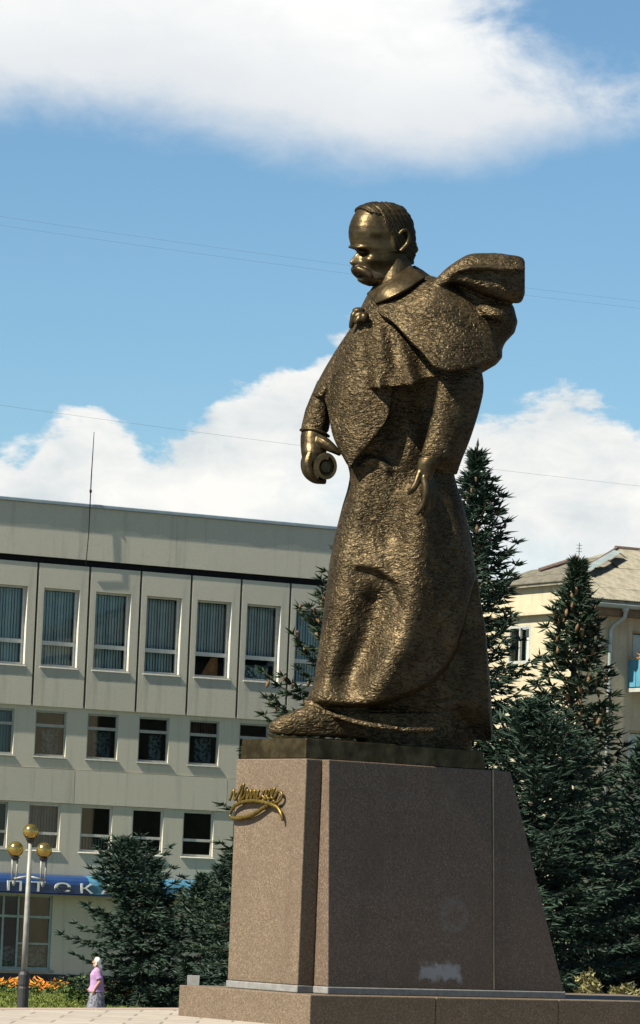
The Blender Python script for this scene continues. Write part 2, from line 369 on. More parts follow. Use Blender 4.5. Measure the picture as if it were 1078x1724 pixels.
def bevel_obj(o, width=.01, seg=2):
    bm = bmesh.new(); bm.from_mesh(o.data); bmesh.ops.recalc_face_normals(bm, faces=bm.faces)
    bmesh.ops.bevel(bm, geom=bm.edges[:], offset=width, segments=seg, affect='EDGES', profile=.5); bm.to_mesh(o.data); bm.free(); return o
def catmull(P, n):
    P = np.asarray(P, float); k = len(P); out = []
    for t in np.linspace(0, k - 1, n):
        i = min(int(t), k - 2); u = t - i
        p0, p1, p2, p3 = P[max(i - 1, 0)], P[i], P[i + 1], P[min(i + 2, k - 1)]
        if i == 0: p0 = 2 * p1 - p2
        if i == k - 2: p3 = 2 * p2 - p1
        out.append(.5 * (2 * p1 + (p2 - p0) * u + (2 * p0 - 5 * p1 + 4 * p2 - p3) * u * u + (3 * p1 - p0 - 3 * p2 + p3) * u ** 3))
    return np.array(out)
def remesh(mb, voxel, smooth_it=2):
    me = bpy.data.meshes.new('tmp'); me.from_pydata(mb.V, [], mb.F); me.update()
    bm = bmesh.new(); bm.from_mesh(me); bmesh.ops.recalc_face_normals(bm, faces=bm.faces); bm.to_mesh(me); bm.free()
    o = bpy.data.objects.new('tmp', me); COL.objects.link(o)
    r = o.modifiers.new('r', 'REMESH'); r.mode = 'VOXEL'; r.voxel_size = voxel; r.use_smooth_shade = True
    if smooth_it:
        sm = o.modifiers.new('s', 'SMOOTH'); sm.iterations = smooth_it; sm.factor = .5
    dg = bpy.context.evaluated_depsgraph_get(); res = bpy.data.meshes.new_from_object(o.evaluated_get(dg))
    bpy.data.objects.remove(o); bpy.data.meshes.remove(me)
    res.polygons.foreach_set('use_smooth', [True] * len(res.polygons)); return res
def shift_mesh(me, off):
    n = len(me.vertices); a = np.empty(n * 3, np.float32); me.vertices.foreach_get('co', a); a = a.reshape(-1, 3) - np.asarray(off, np.float32)
    me.vertices.foreach_set('co', a.ravel()); me.update(); return me

# ------------------------------------------------------------------ ground
LOW = -2.1
mb = MB(); mb.add([(-900, -200, LOW), (900, -200, LOW), (900, 3500, LOW), (-900, 3500, LOW)], [(0, 1, 2, 3)])
tag(mb.build('ground', 'asphalt'), 'wide paved ground below the terrace', None, kind='structure')
# terrace: its far edge runs behind the monument
E0 = np.array([-3.70, 47.33]); E1 = np.array([-1.594, 50.07]); ed = (E1 - E0) / np.linalg.norm(E1 - E0); en = np.array([-ed[1], ed[0]])
def edge(s, o=0.0, z=0.0): p = E0 + ed * s + en * o; return (p[0], p[1], z)
mb = MB()
top = [edge(-60, -.47), edge(14.5, -.47), (30, 50, 0), (40, -30, 0), (-40, -30, 0)]
nT = len(top); mb.add(top + [(x, y, LOW - .3) for x, y, z in top], [tuple(range(nT - 1, -1, -1))] + [(i, (i + 1) % nT, nT + (i + 1) % nT, nT + i) for i in range(nT)])
terr = tag(mb.build('terrace', 'terrace'), kind='structure')
mb = MB(); mb.add([(-1.0, 42.2, .004), (30, 64, .004), (38, 40, .004), (38, -28, .004), (-38, -28, .004), (-38, 20, .004)], [(5, 4, 3, 2, 1, 0)] and [(0, 5, 4, 3, 2, 1)])  # unseen dark ground, added so less light bounces onto the pedestal side
tag(mb.build('bounce_cut_ground', 'bounce_cut'), kind='structure')
ks = mk('kerb_stone', [], [], 'kerb', terr); kb = MB(); kb.box(0, 1.185, -.45, 0, LOW, .004); ks_me = bpy.data.meshes.new('kerb_stone')
ks_me.from_pydata(kb.V, [], kb.F); ks_me.materials.append(M['kerb']); ks.data = ks_me; bevel_obj(ks, .008, 1)
ang = math.atan2(ed[1], ed[0])
for i in range(-4, 12):
    o = ks if i == -4 else ks.copy()
    if i > -4: COL.objects.link(o); o.parent = terr
    o.location = edge(i * 1.2 + .1); o.rotation_euler = (0, 0, ang)

# lawn and flower bed in front of the office
FA = RAD(28); fu = np.array([math.cos(FA), math.sin(FA), 0]); fn = np.array([math.sin(FA), -math.cos(FA), 0])
B0 = np.array([-11.0, 139.91, LOW])
def fac(s, out, z=0.0): p = B0 + fu * s + fn * out; return (p[0], p[1], LOW + z)
mb = MB(); mb.add([fac(-20, 1.2, .03), fac(26, 1.2, .03), fac(26, 30, .03), fac(-20, 30, .03)], [(3, 2, 1, 0)])
lawn = tag(mb.build('lawn', 'lawn'), 'mown green lawn in front of the office block', None, kind='structure')
def blades(rng, pts, hgt, wid, lean=.5):
    n = len(pts); V = np.empty((n, 3, 3)); a = rng.uniform(0, 2 * math.pi, n); h = hgt * rng.uniform(.5, 1.2, n)
    dx, dy = np.cos(a) * wid, np.sin(a) * wid; V[:, 0] = pts; V[:, 1] = pts; V[:, 0, 0] -= dx; V[:, 0, 1] -= dy; V[:, 1, 0] += dx; V[:, 1, 1] += dy
    V[:, 2] = pts; V[:, 2, 2] += h; V[:, 2, 0] += rng.normal(0, lean, n) * h; V[:, 2, 1] += rng.normal(0, lean, n) * h
    return V.reshape(-1, 3), [(3 * i, 3 * i + 1, 3 * i + 2) for i in range(n)], np.repeat(rng.uniform(0, 1, n), 3)
rng = np.random.default_rng(3)
N = 42000; ss = rng.uniform(-14, 3, N); oo = rng.uniform(7, 30, N)
P = B0 + ss[:, None] * fu + oo[:, None] * fn; P[:, 2] = LOW + .03
V, F, T = blades(rng, P, .08, .03)
tag(mk('grass', V, F, 'grass', None, off=None, tint=T), 'short grass of the lawn below the terrace', 'grass', kind='stuff')

# ------------------------------------------------------------------ office block
BA = empty('office_building', tuple(B0), FA); BA.scale = (.963, 1, 1)
tag(BA, 'long grey pebbledash office block with projecting top storey and flat roof', 'building')
BAY, J0 = 2.193, .745; KS = range(-3, 9)
zz = lambda z: z - LOW
XL, XR = J0 - 3 * BAY, J0 + 9 * BAY
# lower wall with openings
mb = MB()
R2 = dict(x=.97, w=1.31, z0=zz(6.15), z1=zz(7.82)); R3 = dict(x=.86, w=1.34, z0=zz(2.71), z1=zz(4.39))
for k in KS:
    x0, x1 = J0 + k * BAY, J0 + (k + 1) * BAY
    a = k * BAY
    mb.hole(x0, x1, zz(5.71), zz(7.98), R2['x'] + a, R2['x'] + R2['w'] + a, R2['z0'], R2['z1'], 0, .3, False)
    mb.hole(x0, x1, zz(1.75), zz(4.43), R3['x'] + a, R3['x'] + R3['w'] + a, R3['z0'], R3['z1'], 0, .3, False)
SH = (-4.4, 2.05, zz(-1.68), zz(1.02))
mb.hole(XL, J0 + BAY, .26, zz(1.75), *SH, 0, .3, False)
mb.box(J0 + BAY, XR, 0, .3, .26, zz(1.75))
mb.box(XL, XR, .03, .3, zz(4.43), zz(5.71))
mb.box(XL - .3, XL, 0, 14, 0, zz(13.27)); mb.box(XR, XR + .3, 0, 14, 0, zz(13.27)); mb.box(XL, XR, 13.7, 14, 0, zz(13.27))
mb.box(XL, XR, .0, .29, zz(7.985), zz(8.03))
mb.build('wall', 'concrete', BA)
MB().box(XL - .3, XR + .3, -.05, .28, 0, .255).build('wall_plinth', 'plinth', BA)
for k in range(-3, 9, 3):            # spandrel slabs between storeys
    x0 = 2.72 + (k - 0) * BAY
    MB().box(x0 + .012, min(x0 + 3 * BAY - .012, XR), -.035, .028, zz(4.45), zz(5.69)).build('spandrel_slab', 'concrete', BA)
# dark backing and joints of the upper storey, rooms behind
MB().box(XL, XR, .03, .30, zz(8.035), zz(8.06)).build('storey_soffit', 'concrete', BA)
MB().box(XL, XR, -.05, .25, zz(13.27), zz(13.50)).build('dark_band', 'black', BA)
mb = MB()
for k in list(KS) + [9]:
    x = J0 + k * BAY; mb.box(x - .12, x + .12, .02, .18, zz(8.07), zz(13.265))
mb.build('joint_backing', 'black', BA)
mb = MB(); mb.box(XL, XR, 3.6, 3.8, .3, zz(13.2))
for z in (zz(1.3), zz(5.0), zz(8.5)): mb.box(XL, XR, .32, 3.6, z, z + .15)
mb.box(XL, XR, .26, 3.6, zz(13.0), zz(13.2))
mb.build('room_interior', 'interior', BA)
# top-storey panels, each one its own piece
pm = MB(); pm.hole(.05, BAY - .05, 0, 5.28, .285, 1.80, 1.49, 4.38, -.10, .24)
p0 = pm.build('wall_panel', 'panel', BA, (J0 - 3 * BAY, 0, zz(7.98)))
for k in KS:
    if k == -3: continue
    o = p0.copy(); COL.objects.link(o); o.parent = BA; o.location = (J0 + k * BAY, 0, zz(7.98))
MB().box(XL - .3, XR + .3, -.14, 14, zz(13.505), zz(15.46)).build('parapet', 'parapet', BA)
mb = MB(); mb.box(XL - .42, XR + .42, -.235, 14.1, zz(15.465), zz(15.60)); bevel_obj(mb.build('roof_flashing', 'flash', BA), .02, 1)

def window(x, z, wd, ht, trans, yf, frame_m, thick, blind=None, glass_m='glass', side=.075):
    """frame mesh with panes, sill and blind as its pieces; origin at lower left of the opening"""
    f = MB(); d0, d1 = yf, yf + .09
    f.box(0, side, d0, d1, 0, ht); f.box(wd - side, wd, d0, d1, 0, ht); f.box(side, wd - side, d0, d1, 0, .07); f.box(side, wd - side, d0, d1, ht - .07, ht)
    f.box(side, wd - side, d0 - .004, d1 - .004, trans - thick / 2, trans + thick / 2)
    fo = f.build('window', frame_m, BA, (x, 0, z))
    for a, b in ((.07, trans - thick / 2), (trans + thick / 2, ht - .07)):
        MB().add([(side, yf + .05, a), (wd - side, yf + .05, a), (wd - side, yf + .05, b), (side, yf + .05, b)], [(0, 1, 2, 3)]).build('pane', glass_m, fo)
    sp = .235 if frame_m == 'white' and yf > .08 else .11
    sl_ = MB(); sl_.add([(-.05, yf - sp, -.05), (wd + .05, yf - sp, -.05), (wd + .05, yf + .0, -.004), (-.05, yf + .0, -.004), (-.05, yf - sp, -.08), (wd + .05, yf - sp, -.08), (wd + .05, yf, -.05), (-.05, yf, -.05)],
        [(0, 1, 2, 3), (7, 6, 5, 4), (0, 4, 5, 1), (1, 5, 6, 2), (2, 6, 7, 3), (3, 7, 4, 0)])
    sl_.build('sill', 'white' if frame_m == 'white' else 'sill', fo)
    if blind:
        lo, hi, mt, gap = blind
        bl = MB(); n = int((wd - .16) / .115); sw = (wd - 2 * side + .02) / n
        for i in range(n):
            xx = side - .01 + i * sw; t = .014 + .010 * math.sin(i * 1.7)
            bl.add([(xx, yf + .24 - t, lo), (xx + sw * gap, yf + .27 + t, lo), (xx + sw * gap, yf + .27 + t, hi), (xx, yf + .24 - t, hi)], [(0, 1, 2, 3)])
        bl.build('blind', mt, fo)
    return fo
for k in range(-2, 7):
    bl = {-1: (.05, 2.8, 'blind', .99), 0: (.05, 2.8, 'blind', .99), 1: (.05, 2.8, 'blind', .99), 2: (.1, 2.8, 'blind', .99), 3: (.9, 2.8, 'blind', .99), 4: (.9, 2.8, 'blind', .99), 5: (.05, 2.8, 'blind', .99)}.get(k, (.1, 2.8, 'blind', .99))
    wn = window(J0 + k * BAY + .287, zz(7.98) + 1.492, 1.511, 2.886, .86, .10, 'white', .15, bl, side=.10)
    # sunlit white lining of the right-hand reveal
    MB().add([(1.508, -.098, .01), (1.508, .19, .01), (1.508, .19, 2.87), (1.508, -.098, 2.87)], [(0, 1, 2, 3)]).build('reveal_lining', 'white', wn)
    if k in (3, 4):
        mb = MB(); mb.add([(.55, .45, .08), (1.3, .5, .08), (1.3, .5, .8), (.95, .45, .75)] if k == 3 else [(.1, .5, .08), (1.35, .5, .08), (1.35, .5, .6), (.1, .5, .6)], [(0, 1, 2, 3)])
        mb.build('curtain', 'orange_cloth' if k == 3 else 'lace', wn)
    w2 = window(R2['x'] + k * BAY, R2['z0'], R2['w'], R2['z1'] - R2['z0'], 1.13, .07, 'grey_white', .11, {3: (1.2, 1.6, 'orange_cloth', .9), -1: (.1, 1.55, 'blind', .99), 1: (.1, 1.0, 'blind', .35)}.get(k), 'glass_dark', side=.065)
    if k in (0, 1, 2, 3):
        MB().add([(.5 + .2 * (k == 2), .5, .1), (1.22, .5, .1), (1.22, .5, 1.05), (.5 + .2 * (k == 2), .5, 1.0)], [(0, 1, 2, 3)]).build('net_curtain', 'lace', w2)
    window(R3['x'] + k * BAY, R3['z0'], R3['w'], R3['z1'] - R3['z0'], .60, .07, 'white' if k > -1 else 'grey_white', .10, {0: (.1, 1.6, 'blind', .99), 1: (.1, .5, 'blind', .7)}.get(k), 'glass_dark', side=.07)
# shop front
sf = MB(); x0, x1, z0, z1 = SH
for xx in (x0, -2.2, .0, .62, x1 - .09): sf.box(xx, xx + .08, .06, .14, z0, z1)
sf.box(x0 + .08, x1 - .09, .064, .136, z0, z0 + .08); sf.box(x0 + .08, x1 - .09, .064, .136, zz(.19), zz(.28)); sf.box(.70, x1 - .09, .066, .134, zz(-.78), zz(-.71)); sf.box(x0 + .08, x1 - .09, .064, .136, z1 - .06, z1)
so = sf.build('shop_window', 'shopframe', BA)
for a, b in ((x0 + .08, -2.2), (-2.12, 0), (.08, .62), (.70, x1 - .09)):
    MB().add([(a, .1, z0 + .08), (b, .1, z0 + .08), (b, .1, z1 - .06), (a, .1, z1 - .06)], [(0, 1, 2, 3)]).build('pane', 'glass_dark', so)
MB().add([(.10, .3, z0 + .1), (x1 - .1, .3, z0 + .1), (x1 - .1, .3, z0 + .85), (.10, .3, z0 + .80)], [(0, 1, 2, 3)]).build('net_curtain', 'lace', so)
MB().box(x0 - .05, x1 + .12, -.12, .05, z0 - .10, z0 - .02).build('shop_sill', 'sill', BA)
# fascia sign
prof = [(-.05, 1.08), (-.62, 1.08), (-.70, 1.13), (-.70, 1.46), (-.64, 1.60), (-.50, 1.72), (-.30, 1.79), (-.05, 1.81)]
def fascia(xa, xb, name, m, sub=None):
    mb = MB(); n = len(sub or prof); pr = sub or prof
    V = [(x, y, zz(z)) for x in (xa, xb) for y, z in pr]
    mb.add(V, [(i, i + 1, n + i + 1, n + i) for i in range(n - 1)] + [tuple(range(n - 1, -1, -1)), tuple(range(n, 2 * n))]); return mb.build(name, m, BA)
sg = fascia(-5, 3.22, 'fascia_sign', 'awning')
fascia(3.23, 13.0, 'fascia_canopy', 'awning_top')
MB().box(-5, 13, -.735, -.60, zz(1.075), zz(1.10)).build('fascia_trim', 'awning', BA)
def text_mesh(body, size, sx, extrude):
    cu = bpy.data.curves.new('t', 'FONT'); cu.body = body; cu.size = size; cu.extrude = extrude; cu.align_x = 'CENTER'
    o = bpy.data.objects.new('t', cu); COL.objects.link(o); dg = bpy.context.evaluated_depsgraph_get(); me = bpy.data.meshes.new_from_object(o.evaluated_get(dg)); bpy.data.objects.remove(o)
    for v in me.vertices: x, y, z = v.co; v.co = (x * sx, -z, y)
    return me
for ch, px, sz, sx in (('А', -18, .5, 2.4), ('П', 24, .5, 2.1), ('Т', 64, .5, 2.1), ('е', 105, .66, 2.1), ('К', 145, .5, 1.9), ('А', 184, .5, 2.1)):
    q = on_plane(px, 1497 + px * .035, B0 + fn * .70, fn); s = float((q - B0) @ fu) / .963
    wrap('sign_letter', text_mesh(ch, sz, sx, .012), 'letter', BA, (s, -.716, zz(1.17)))
# fine seam running down the facade and the roof mast
MB().tube([(2.70, -.17, zz(13.3)), (2.705, -.28, zz(14.5)), (2.71, -.27, zz(15.7)), (2.72, -.25, zz(16.6)), (2.75, -.25, zz(18.3))], [.016, .016, .022, .022, .012], 6).build('mast', 'black', None, off=None).name = 'roof_antenna'
ant = bpy.data.objects['roof_antenna']; ant.location = tuple(B0); ant.rotation_euler = (0, 0, FA); ant.scale = (.963, 1, 1)
tag(ant, 'thin dark aerial mast rising above the roof edge of the office block', 'antenna')
c0 = MB(); c0.lathe([(.0, 0), (.05, .02), (.05, .12), (.0, .14)], (2.715, -.26, zz(16.0)), 8); c0.build('clamp', 'black', ant)

# ------------------------------------------------------------------ apartment house (right)
AB = RAD(30); CB = np.array([8.842, 125.0, LOW])
BB = empty('apartment_building', tuple(CB), AB); tag(BB, 'cream rendered apartment house with hipped grey fibre-cement roof and downpipe', 'building')
mb = MB()
# right facade cells with openings (local x along the facade, y into the house)
WX0, WX1 = 1.95, 3.35
storeys = [(zz(10.93), zz(8.6)), (zz(8.6), zz(5.8)), (zz(5.8), zz(3.0)), (zz(3.0), 0)]
ops = [(WX0, WX1, zz(8.72), zz(10.6)), (WX0 - .02, WX1, zz(6.25), zz(7.30)), (WX0, WX1, zz(3.6), zz(4.9)), (WX0, WX1, zz(.8), zz(2.1))]
for (zt, zb), o in zip(storeys, ops):
    mb.hole(0, 5.2, zb, zt, *o, 0, .3, False)
mb.box(5.2, 9.5, 0, .3, 0, zz(10.93))
mb.box(.002, .3, .3, 3.19 - .0, 0, zz(12.1)); mb.box(.002, .3, 4.54, 8, 0, zz(12.1)); mb.box(.002, .3, 3.19, 4.54, 0, zz(9.5)); mb.box(.002, .3, 3.19, 4.54, zz(10.80), zz(12.1))
mb.box(.3, 9.5, 7.7, 8, 0, zz(11)); mb.box(9.2, 9.5, .3, 7.7, 0, zz(11))
mb.box(0, 9.5, .001, .3, zz(10.932), zz(11.35))
mb.build('wall', 'cream', BB)
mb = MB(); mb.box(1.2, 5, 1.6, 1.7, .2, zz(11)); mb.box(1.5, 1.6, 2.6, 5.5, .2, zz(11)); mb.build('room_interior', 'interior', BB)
MB().box(-.22, 0, .05, 8.0, zz(11.10), zz(11.20)).build('ledge', 'cream', BB)
MB().box(-.16, .0, .0, 1.9, zz(11.205), zz(11.32)).build('cornice_flashing', 'galv', BB)
# roof planes and their corrugated sheets
RZ0, RZ1, SLP = zz(11.50), zz(13.70), 2.2 / 4.5
mb = MB()
V = [(-.2, -.5, RZ0), (9.5, -.5, RZ0), (9.5, 4, RZ1), (4, 4, RZ1), (-.2, .83, zz(12.15)), (-.2, 7.17, zz(12.15)), (9.5, 8.5, RZ0), (-.2, 8.5, RZ0)]
V2 = [(x, y, z - .10) for x, y, z in V]
mb.add(V + V2, [(0, 1, 2, 3, 4), (4, 3, 5), (3, 2, 6, 7, 5), (8, 12, 11, 10, 9), (0, 8, 9, 1), (0, 4, 12, 8), (4, 5, 13, 12)])
roof = mb.build('roof', 'slate', BB)
nc = 14; wv = []
for i in range(nc * 2 + 1): wv.append((i / (nc * 2) * .98, .025 * math.cos(i * math.pi)))
sm_ = MB(); L_ = .98
V = [(x, 0, .035 + h) for x, h in wv] + [(x, L_, .035 + h) for x, h in wv]; n = len(wv)
V += [(x, 0, .015 + h) for x, h in wv]
sm_.add(V, [(i, i + 1, n + i + 1, n + i) for i in range(n - 1)] + [(2 * n + i, 2 * n + i + 1, i + 1, i) for i in range(n - 1)])
first = None
rr = random.Random(5)
a_s = math.atan(SLP); sl_len = math.hypot(4.5, 2.2)
for r_ in range(5):
    for c_ in range(12):
        x = -.15 + c_ * .985; yy = r_ * (sl_len / 5)
        yl = -.5 + (yy + .5) * math.cos(a_s)
        hipx = -.2 + max(0, (yl - .83)) * (4.2 / 3.17)
        if x + .5 < hipx + .25: continue
        if first is None: o = first = sm_.build('roof_sheet', 'slate', roof)
        else: o = first.copy(); COL.objects.link(o); o.parent = roof
        o.location = (x, -.52 + yy * math.cos(a_s), RZ0 + yy * math.sin(a_s) + .012 * (r_ % 2) + rr.uniform(0, .015)); o.rotation_euler = (a_s + rr.uniform(0, .015), 0, rr.uniform(-.008, .008)); 
# left slope sheets
e1 = Vector((0, 1, 0)); sl2 = math.atan(1.55 / 4.2)
for r_ in range(4):
    for c_ in range(7):
        s_ = r_ * 1.1; y = .9 + c_ * .98; xx = -.25 + s_ * math.cos(sl2)
        lo_y = .83 + (s_ + .5) / 4.45 * 3.17; hi_y = 7.17 - (s_ + .5) / 4.45 * 3.17
        if y < lo_y - .3 or y + .98 > hi_y + .3: continue
        o = first.copy(); COL.objects.link(o); o.parent = roof
        o.matrix_local = Matrix.Translation((xx, y + .98, zz(12.14) + s_ * math.sin(sl2) + .01 * (r_ % 2))) @ Matrix.Rotation(-math.pi / 2, 4, 'Z') @ Matrix.Rotation(sl2, 4, 'X')
MB().tube([(-.22, .80, zz(12.19)), (1.9, 2.42, zz(12.97)), (4, 4, RZ1 + .06)], [.07, .07, .07], 8).build('hip_tile', 'slate_edge', roof)
hp = [(.75, 1.35), (3.3, 3.2)]
mb = MB()
for (ax, ay), (bx, by) in ((hp[0], hp[1]),):
    za = zz(12.15) + (ax + .2) / 4.2 * 1.55 + .10; zb_ = zz(12.15) + (bx + .2) / 4.2 * 1.55 + .10
    mb.add([(ax + .10, ay - .34, za - .02), (bx + .10, by - .34, zb_ - .02), (bx, by, zb_ + .05), (ax, ay, za + .05)], [(0, 1, 2, 3)])
mb.build('hip_flashing', 'galv', roof)
MB().tube([(3.9, 4, RZ1 + .05), (9, 4, RZ1 + .05), (9.5, 4, RZ1 + .05)], .09, 8).build('ridge_tile', 'slate_edge', roof)
MB().tube([(1.2, 4.6, zz(12.80)), (2.6, 4.3, zz(13.32))], .09, 8).build('ridge_tile', 'slate_edge', roof)
# eave board, soffit, gutter, downpipe
MB().box(-.2, 9.5, -.48, .0, zz(11.02), zz(11.06)).build('soffit', 'soffit', BB)
MB().box(-.2, 9.5, -.485, -.44, zz(11.065), zz(11.40)).build('fascia_board', 'soffit', BB)
mb = MB(); gv = []
for i in range(9):
    a = math.pi + math.pi * i / 8; gv.append((-.60 + .12 * math.cos(a), zz(11.37) + .12 * math.sin(a)))
V = [(x, y, z) for x in (-.1, 9.5) for y, z in gv]; mb.add(V, [(i, i + 1, 9 + i + 1, 9 + i) for i in range(8)]); mb.tube([(-.1, -.72, zz(11.37)), (9.5, -.72, zz(11.37))], .022, 6)
mb.build('gutter', 'galv', BB)
dp = MB(); dp.tube([(1.22, -.60, zz(11.30)), (1.22, -.60, zz(11.12)), (1.22, -.58, zz(10.98)), (1.06, -.2, zz(10.72)), (1.0, -.12, zz(10.55)), (1.0, -.12, 0.05)], [.075] * 6, 10)
dp.lathe([(.0, -.1), (.11, -.08), (.13, .06), (.10, .1), (0, .1)], (1.22, -.60, zz(11.24)), 10)
dpo = dp.build('downpipe', 'galv', BB, smooth=True)
for z in (10.2, 8.6, 7.0, 5.4): MB().lathe([(.0, 0), (.088, 0), (.088, .06), (0, .06)], (1.0, -.12, zz(z)), 10).build('pipe_clip', 'galv', dpo)
# windows, balconies
def win_b(x0, x1, z0, z1, fm):
    f = MB(); f.box(0, .07, .06, .14, 0, z1 - z0); f.box(x1 - x0 - .07, x1 - x0, .06, .14, 0, z1 - z0); f.box(.07, x1 - x0 - .07, .06, .14, 0, .07); f.box(.07, x1 - x0 - .07, .06, .14, z1 - z0 - .07, z1 - z0); xm = (x1 - x0) * .5
    f.box(xm - .04, xm + .04, .062, .138, .07, z1 - z0 - .07); fo = f.build('window', fm, BB, (x0, 0, z0))
    for a, b in ((.07, xm - .04), (xm + .04, x1 - x0 - .07)): MB().add([(a, .1, .07), (b, .1, .07), (b, .1, z1 - z0 - .07), (a, .1, z1 - z0 - .07)], [(0, 1, 2, 3)]).build('pane', 'glass', fo)
    MB().box(-.12, x1 - x0 + .12, -.16, .05, -.09, -.005).build('sill', 'grey_white', fo)
    MB().box(.0, x1 - x0, -.02, .05, z1 - z0 - .06, z1 - z0 - .002).build('lintel', 'wood', fo)
    MB().add([(.1, .25, .08), (x1 - x0 - .4, .25, .08), (x1 - x0 - .4, .25, z1 - z0 - .1), (.1, .25, z1 - z0 - .1)], [(0, 1, 2, 3)]).build('net_curtain', 'kerchief', fo)
for o, fm in zip(ops, ('wood', 'white', 'white', 'white')): win_b(*o, fm)
bo = MB(); bo.box(1.78, 4.2, -1.0, -.0, zz(8.55), zz(8.68)); bob = bo.build('balcony', 'grey_white', BB)
for i in range(5):
    MB().box(1.80 + i * .48, 2.25 + i * .48, -.985, -.95, zz(8.72), zz(9.62)).build('balcony_panel', 'blue_panel' if i % 2 == 0 else 'white', bob)
for i in range(2): MB().box(1.80, 1.835, -.94 + i * .47, -.50 + i * .47, zz(8.72), zz(9.62)).build('balcony_panel', 'blue_panel', bob)
MB().tube([(1.79, .0, zz(9.68)), (1.79, -.98, zz(9.68)), (4.2, -.98, zz(9.68))], .03, 6).build('balcony_rail', 'wood', bob)
MB().box(2.22, 2.29, -.98, -.91, zz(9.66), zz(11.0)).build('balcony_post', 'wood', bob)
for i, (x, c) in enumerate(((1.86, 'flower'), (2.04, 'leaf'), (2.4, 'flower'))):
    rg = np.random.default_rng(40 + i); n = 60; Pp = rg.normal(0, 1, (n, 3)) * (.11, .06, .10) + (x, -.9, zz(9.78))
    V, F, T = blades(rg, Pp, .12, .05, 1.0); mk('balcony_plant', V, F, c, bob, tint=T)
# left facade window
f = MB(); f.box(-.0, .09, 3.19, 3.28, zz(9.5), zz(10.8)); f.box(-.0, .09, 4.45, 4.54, zz(9.5), zz(10.8)); f.box(.0, .09, 3.28, 4.45, zz(10.71), zz(10.8)); f.box(0, .09, 3.28, 4.45, zz(9.5), zz(9.6)); f.box(.002, .088, 3.82, 3.9, zz(9.6), zz(10.71))
fo = f.build('window', 'grey_white', BB)
MB().add([(.05, 3.28, zz(9.6)), (.05, 4.45, zz(9.6)), (.05, 4.45, zz(10.71)), (.05, 3.28, zz(10.71))], [(0, 3, 2, 1)]).build('pane', 'glass', fo)
MB().add([(.28, 3.3, zz(9.6)), (.28, 3.9, zz(9.6)), (.28, 3.9, zz(10.7)), (.28, 3.3, zz(10.7))], [(0, 3, 2, 1)]).build('net_curtain', 'kerchief', fo)
a2 = MB(); a2.tube([(2.0, 3.4, zz(13.0)), (2.0, 3.4, zz(13.75))], .014, 6)
for z in (13.45, 13.55, 13.66): a2.tube([(1.88, 3.4, zz(z)), (2.12, 3.4, zz(z))], .008, 5)
an2 = a2.build('television_aerial', 'wire'); an2.location = tuple(CB); an2.rotation_euler = (0, 0, AB)
tag(an2, 'small barred television aerial on the apartment house roof', 'antenna')

# ------------------------------------------------------------------ spruces
def spindles(P0, P1, Wd, rng):
    P0, P1, Wd = np.array(P0), np.array(P1), np.array(Wd); n = len(P0); D = P1 - P0; Ln = np.linalg.norm(D, axis=1, keepdims=True) + 1e-9; D = D / Ln
    ref = rng.normal(0, 1, (n, 3)); u = np.cross(D, ref); u /= np.linalg.norm(u, axis=1, keepdims=True) + 1e-9; v = np.cross(D, u)
    m = P0 + (P1 - P0) * .42; w_ = Wd[:, None]
    V = np.stack([P0, P1, m + u * w_, m - u * w_, m + v * w_, m - v * w_], 1).reshape(-1, 3)
    F = []
    for i in range(n):
        b = 6 * i; F.append((b, b + 2, b + 1, b + 3)); F.append((b, b + 4, b + 1, b + 5))
    T = np.repeat(np.clip(rng.beta(2, 2.4, n), 0, 1), 6)
    T[1::6] = np.clip(T[1::6] + .25, 0, 1)
    return V, F, T
